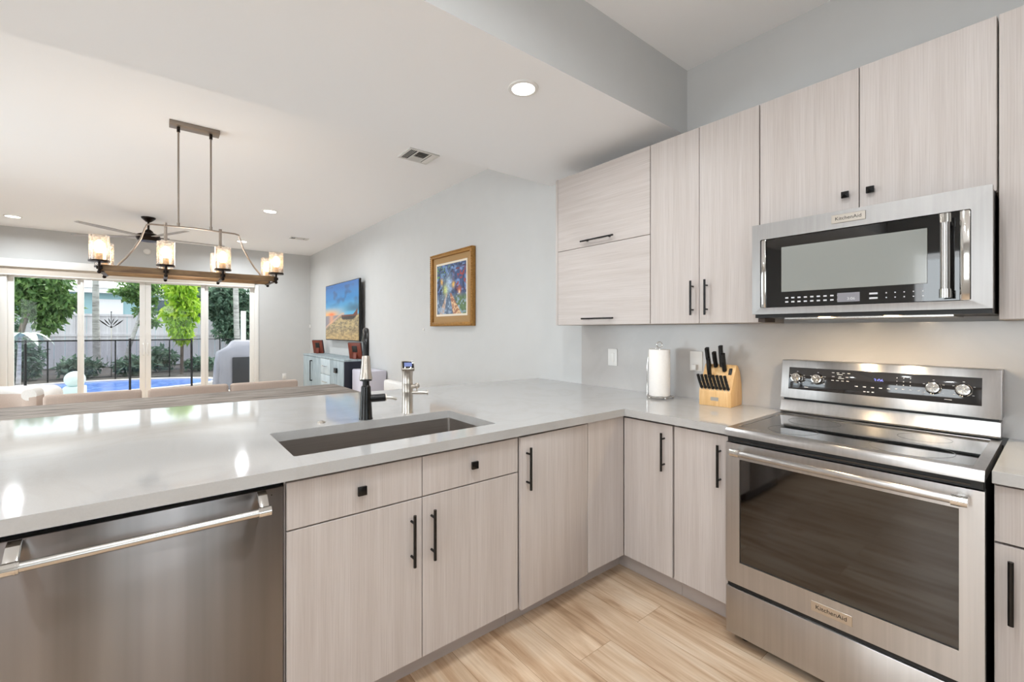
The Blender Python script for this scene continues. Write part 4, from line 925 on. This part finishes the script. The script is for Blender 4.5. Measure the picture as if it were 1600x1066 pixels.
B().box(-13, 8, 23.96, 24.07, 1.90, 1.99).box(-13, 8, 23.96, 23.998, 1.10, 1.20).build('rails', M['vinyl'], fn)
for k in range(9): B().box(-13 + k * 2.6, -12.87 + k * 2.6, 24.032, 24.16, -.12, 2.05, .006).build('post', M['vinyl'], fn)
hs = thing('house', 'pale aqua neighbouring house with a white fascia behind the fence', 'house', (-2, 34, -.12))
B().box(-16, 3.2, 32, 38, -.12, 3.3).build('wall', M['house'], hs)
B().box(-16.4, 3.6, 31.4, 38.4, 3.3, 3.56).build('fascia', M['fascia'], hs)
B().prism([(31.3, 3.56), (38.5, 3.56), (34.9, 4.7)], 'x', -16.5, 3.7).build('roof', M['roof'], hs)
for x in (-3.65, .2):
    w_ = B().box(x - .5, x + .5, 31.94, 32.0, 1.9, 3.12).build('window', M['fascia'], hs); B().box(x - .42, x + .42, 31.92, 31.94, 1.98, 3.04).build('pane', pm('dark_pane', '4a5a66', .1), w_)
B().box(-2.6, -1.5, 31.95, 32.0, 0, 3.0).build('door', M['fascia'], hs)
nf = thing('pool_fence', 'black mesh pool safety fence with slim posts around the pool', 'fence', (0, 13.9, -.1))
PF = [(-3.6, 14.0), (-2.1, 14.0), (-.50, 14.0), (.62, 13.95)]
for x, y in PF: B().cyl((x, y - .9, -.1), (x, y - .9, 1.15), .022, None, 10).build('post', M['black'], nf)
for (xa, ya), (xb, yb) in zip(PF, PF[1:]):
    B().prism([(xa + .02, ya - .9), (xb - .02, yb - .9), (xb - .02, yb - .896), (xa + .02, ya - .896)], 'z', -.05, 1.10).build('netting', M['net'], nf)
    B().box(xa + .02, xb - .02, min(ya, yb) - .905, max(ya, yb) - .89, 1.10, 1.125).build('top_rail', M['black'], nf)
P2 = [(-4.2, 17.6), (-2.4, 17.6), (-1.0, 17.6), (.27, 17.6), (1.6, 17.6), (3.2, 17.6)]
nf2 = thing('pool_fence', 'black mesh pool safety fence on the far side of the pool before the shrubs', 'fence', (0, 17.6, -.12))
for x, y in P2: B().cyl((x, y, -.12), (x, y, 1.06), .018, None, 10).build('post', M['black'], nf2)
for (xa, ya), (xb, yb) in zip(P2, P2[1:]):
    B().box(xa + .02, xb - .02, ya - .002, ya + .002, -.05, 1.04).build('netting', M['net'], nf2); B().box(xa + .02, xb - .02, ya - .008, ya + .008, 1.04, 1.06).build('top_rail', M['black'], nf2)
# trees
def leaves(name, mat, blobs, size, parent, droop=.5, aspect=.42, seed=1):
    r = np.random.default_rng(seed); V = []; F = []; off = Vector(OFF[parent.name])
    for cx, cy, cz, rx, ry, rz, n in blobs:
        for _ in range(n):
            d = r.normal(size=3); d /= np.linalg.norm(d); rad = r.random() ** .45
            p = np.array((cx, cy, cz)) + d * rad * np.array((rx, ry, rz)) - np.array(off)
            L = size * (.6 + .8 * r.random()); a = r.normal(size=3); a[2] -= droop * 1.6; a /= np.linalg.norm(a); s_ = np.cross(a, r.normal(size=3)); s_ /= np.linalg.norm(s_) + 1e-6
            nn = np.cross(a, s_); k = len(V); w = L * aspect / 2
            V += [tuple(p), tuple(p + a * L * .45 + s_ * w + nn * L * .06), tuple(p + a * L), tuple(p + a * L * .45 - s_ * w + nn * L * .06)]; F += [(k, k + 1, k + 2), (k, k + 2, k + 3)]
    me = bpy.data.meshes.new(name); me.from_pydata(V, [], F); me.materials.append(mat); o = bpy.data.objects.new(name, me); COL.objects.link(o); o.parent = parent; OFF[o.name] = tuple(off); return o
def tree(label, base, trunk, tr, barkm, blobs, size, mat, droop=.5, aspect=.42, seed=1, name='tree', cat='tree', grp='garden trees'):
    t = thing(name, label, cat, base, grp); B().tube(trunk, tr, 10).build('trunk', M[barkm], t); leaves('crown', M[mat], blobs, size, t, droop, aspect, seed); return t
tree('yellow-green weeping tree lit from behind, seen through the third glass panel', (.60, 18.4, -.12), [(.60, 18.4, -.12), (.62, 18.4, 1.2), (.56, 18.4, 2.6)], [.05, .045, .03], 'barkd', [(.58, 18.4, 2.75, .42, .4, .75, 1300), (.72, 18.4, 2.1, .42, .4, .55, 900), (.5, 18.4, 1.6, .30, .3, .5, 500), (.62, 18.4, 1.25, .32, .3, .35, 350), (.35, 18.4, 1.95, .35, .3, .25, 260)], .20, 'leafy', .9, .36, 2)
tree('leafy green tree leaning over the fence in the first glass panel', (-3.6, 20.3, -.12), [(-3.6, 20.3, -.12), (-3.3, 20.3, 1.5), (-2.9, 20.3, 3.0)], [.08, .07, .05], 'barkd', [(-2.95, 20.3, 2.9, .75, .6, .55, 1500), (-2.8, 20.3, 2.2, .6, .5, .55, 1000), (-3.3, 20.3, 2.6, .7, .6, .9, 900), (-2.35, 20.3, 2.25, .35, .4, .3, 350), (-2.75, 20.3, 1.65, .35, .4, .4, 260)], .22, 'leafg', .7, .4, 3)
tree('airy green tree with layered twigs in the second glass panel', (-.95, 20, -.12), [(-.98, 20, -.12), (-.75, 20, .9), (-.53, 20, 1.7), (-.3, 20, 3.1)], [.07, .06, .055, .04], 'bark', [(-.55, 20, 2.95, .55, .5, .2, 420), (-.75, 20, 2.65, .55, .5, .14, 420), (-.45, 20, 2.4, .5, .4, .16, 420), (-.35, 20, 2.0, .35, .4, .16, 260), (-.2, 20, 1.6, .3, .3, .12, 160), (.0, 20, 2.8, .5, .4, .4, 300)], .15, 'leafg', .2, .5, 4)
tree('dense dark green tree filling the fourth glass panel behind the grill', (2.6, 22, -.12), [(2.6, 22, -.12), (2.55, 22, 2.2)], [.1, .07], 'barkd', [(2.2, 22, 2.6, .9, .6, .8, 2000), (2.6, 22, 1.6, .9, .6, .8, 1500), (3.5, 22, 2.4, .9, .6, 1.2, 1500), (1.5, 22, 2.5, .5, .5, .7, 700)], .24, 'leafd', .5, .45, 5)
tree('distant green tree above the house between second and third panels', (1.2, 27, -.12), [(1.2, 27, -.12), (1.2, 27, 2.6)], [.1, .06], 'barkd', [(1.35, 27, 3.0, .9, .7, 1.0, 1300)], .25, 'leafg', .5, .45, 6)
tree('dark green hedge tree at far left beyond the fence', (-5.4, 23, -.12), [(-5.4, 23, -.12), (-5.4, 23, 2.0)], [.08, .06], 'barkd', [(-5.2, 23, 2.3, 1.0, .5, 1.3, 1400), (-4.4, 23.3, 1.4, .7, .3, .5, 500)], .25, 'leafd', .5, .4, 7)
for x, y, xt, lab in ((-1.76, 21.9, -1.78, 'slender pale palm trunk rising in the second glass panel'), (2.52, 21, 2.42, 'slender pale palm trunk rising behind the grill in the fourth panel')):
    t = thing('palm_tree', lab, 'palm', (x, y, -.12), 'palms in the garden')
    B().tube([(x, y, -.12), (x + .02, y, .1), ((x + xt) / 2, y, 1.6), (xt, y, 4.2)], [.16, .115, .10, .09], 14).build('trunk', M['bark'], t)
    q = []
    for k in range(9):
        a = 2 * math.pi * k / 9; V = [(xt, y, 4.15)]
        fr2 = B().tube([(xt, y, 4.15), (xt + .6 * math.cos(a), y + .6 * math.sin(a), 4.6), (xt + 1.3 * math.cos(a), y + 1.3 * math.sin(a), 4.3)], .015, 5)
        for i in range(14):
            f = .15 + .85 * i / 14; c = Vector((xt + 1.3 * f * math.cos(a), y + 1.3 * f * math.sin(a), 4.15 + 1.2 * f - 1.05 * f * f)); sd2 = Vector((-math.sin(a), math.cos(a), 0))
            for s_ in (-1, 1): vs = [fr2.bm.verts.new(c), fr2.bm.verts.new(c + sd2 * s_ * .35 + Vector((0, 0, -.12))), fr2.bm.verts.new(c + Vector((math.cos(a), math.sin(a), 0)) * .05)]; fr2.bm.faces.new(vs)
        fr2.build('frond', M['leafg'], t)
shrubs = [(-4.45, 18.7, 1.0, 'dark leafy shrub behind the pool fence in the first panel, left'), (-3.1, 18.7, .95, 'dark leafy shrub behind the pool fence in the first panel, right'), (-1.85, 18.6, .42, 'low dark shrub before the palm in the second panel'), (-.62, 18.7, .36, 'low grey-green shrub below the wind spinner'), (.02, 19.9, .60, 'loose dark shrub against the fence left of the yellow-green tree'), (1.2, 19.5, .30, 'small dark shrub right of the yellow-green tree')]
for i, (x, y, h, lab) in enumerate(shrubs):
    t = thing('shrub', lab, 'shrub', (x, y, -.12), 'shrubs behind the pool'); q = B()
    for k in range(6): a = k * 1.05; q.tube([(x, y, -.12), (x + .25 * math.cos(a), y + .2 * math.sin(a), h * .8)], [.012, .006], 6)
    q.build('stems', M['barkd'], t); leaves('foliage', M['leafd'], [(x, y, h * .55, .55, .4, h * .75, int(500 + 500 * h))], .17, t, .1, .4, 20 + i)
bp = thing('broad_leaf_plant', 'tall plant with big drooping pale leaves below the leaning tree', 'plant', (-2.75, 16.4, -.12), None)
q = B().tube([(-2.75, 16.4, -.12), (-2.72, 16.4, 1.2)], [.05, .03], 8); q.build('stem', M['bark'], bp)
for k in range(7):
    a = 2 * math.pi * k / 7; q = B(); rows = []
    for i in range(8):
        f = i / 7; c = Vector((-2.72 + .62 * f * math.cos(a), 16.4 + .62 * f * math.sin(a), 1.15 + .65 * f - .85 * f * f)); w = .11 * math.sin(math.pi * min(1, f * .9 + .08)); s_ = Vector((-math.sin(a), math.cos(a), .1)) * w
        rows.append((q.bm.verts.new(c - s_), q.bm.verts.new(c + s_)))
    for r0, r1 in zip(rows, rows[1:]): q.bm.faces.new((r0[0], r0[1], r1[1], r1[0]))
    q.build('leaf', pm('pale_big_leaf', 'b9c8b4', .4), bp)
ws = thing('wind_spinner', 'dark metal garden wind spinner shaped like a flower on a thin pole', 'garden ornament', (-1.176, 19, -.12))
B().cyl((-1.176, 19, -.12), (-1.176, 19, 1.42), .013, None, 8).build('pole', M['nickel'], ws)
for s_ in (-1, 1):
    for k, (xa, za, xb, zb, wd_) in enumerate(((.06, .0, .29, .22, .034), (.035, .05, .17, .24, .028), (.012, .10, .07, .27, .020))):
        p0 = Vector((xa * s_, za)); p1 = Vector((xb * s_, zb)); u = (p1 - p0).normalized(); w = Vector((-u.y, u.x)); L_ = (p1 - p0).length
        prof2 = [(0, .006), (.3, wd_ * .8), (.6, wd_), (.85, wd_ * .6), (1, .003)]
        P = [p0 + u * L_ * f + w * h * .6 + Vector((-1.176, 1.45)) for f, h in prof2] + [p0 + u * L_ * f - w * h * .6 + Vector((-1.176, 1.45)) for f, h in prof2[::-1]]
        B().prism([(p.x, p.y) for p in P], 'y', 18.965 - k * .006, 18.985).build('petal', M['bronze'], ws)
    B().tube([(-1.176, 18.98, 1.44), (-1.176 + .06 * s_, 18.98, 1.45)], .008, 6).build('petal_stalk', M['bronze'], ws)
B().sph((-1.176, 18.98, 1.44), .03).cyl((-1.176, 18.98, 1.44), (-1.176, 18.98, 1.92), .008, None, 8).sph((-1.176, 18.98, 1.92), .018).build('finial', M['bronze'], ws)
# grill under a cover
gr = thing('covered_grill', 'large outdoor grill under a draped grey cover beyond the right glass panel', 'grill', (1.75, 13.0, -.1))
pts = []
q = B(); S_ = [(0, -.10, .74, .34), (0, .55, .72, .34), (.0, .80, .68, .33), (.05, .93, .52, .26), (.06, 1.06, .44, .2), (.06, 1.085, .38, .14)]
rows = []
for dx, z, hw, hd_ in S_:
    ring = []
    for k in range(64):
        a = 2 * math.pi * k / 64; ca, sa = math.cos(a), math.sin(a); e = .35
        fold = 1 + (.045 * math.sin(a * 11 + 1) + .03 * math.sin(a * 23)) * max(0, (.9 - z)) * .9
        ring.append(q.bm.verts.new((1.80 + dx + hw * fold * math.copysign(abs(ca) ** e, ca), 13.0 + hd_ * fold * math.copysign(abs(sa) ** e, sa), z + .02 * math.sin(a * 7) * (z > 0 and z < .6))))
    rows.append(ring)
for a, bq in zip(rows, rows[1:]):
    for k in range(64): q.bm.faces.new((a[k], a[(k + 1) % 64], bq[(k + 1) % 64], bq[k]))
q.bm.faces.new(rows[-1]); q.build('cover', M['cover'], gr, sharp=60)
B().box(1.40, 2.42, 12.60, 12.65, -.1, .68, .02).build('front_panel', M['gdark'], gr)
bp_ = thing('ball_planter', 'pale aqua ball on a square pedestal outside the first glass panel', 'garden ornament', (-1.30, 12.3, -.1))
B().box(-1.46, -1.14, 12.14, 12.46, -.1, .22, .02).build('pedestal', M['ball'], bp_); B().sph((-1.30, 12.3, .36), .16, u=28, v=18).build('ball', M['ball'], bp_)
wp = B().box(1.72, 1.83, 13.7, 13.8, -.1, 1.85, .006).build('white_post', M['trim']); tag(wp, 'white square post standing behind the covered grill', 'post')
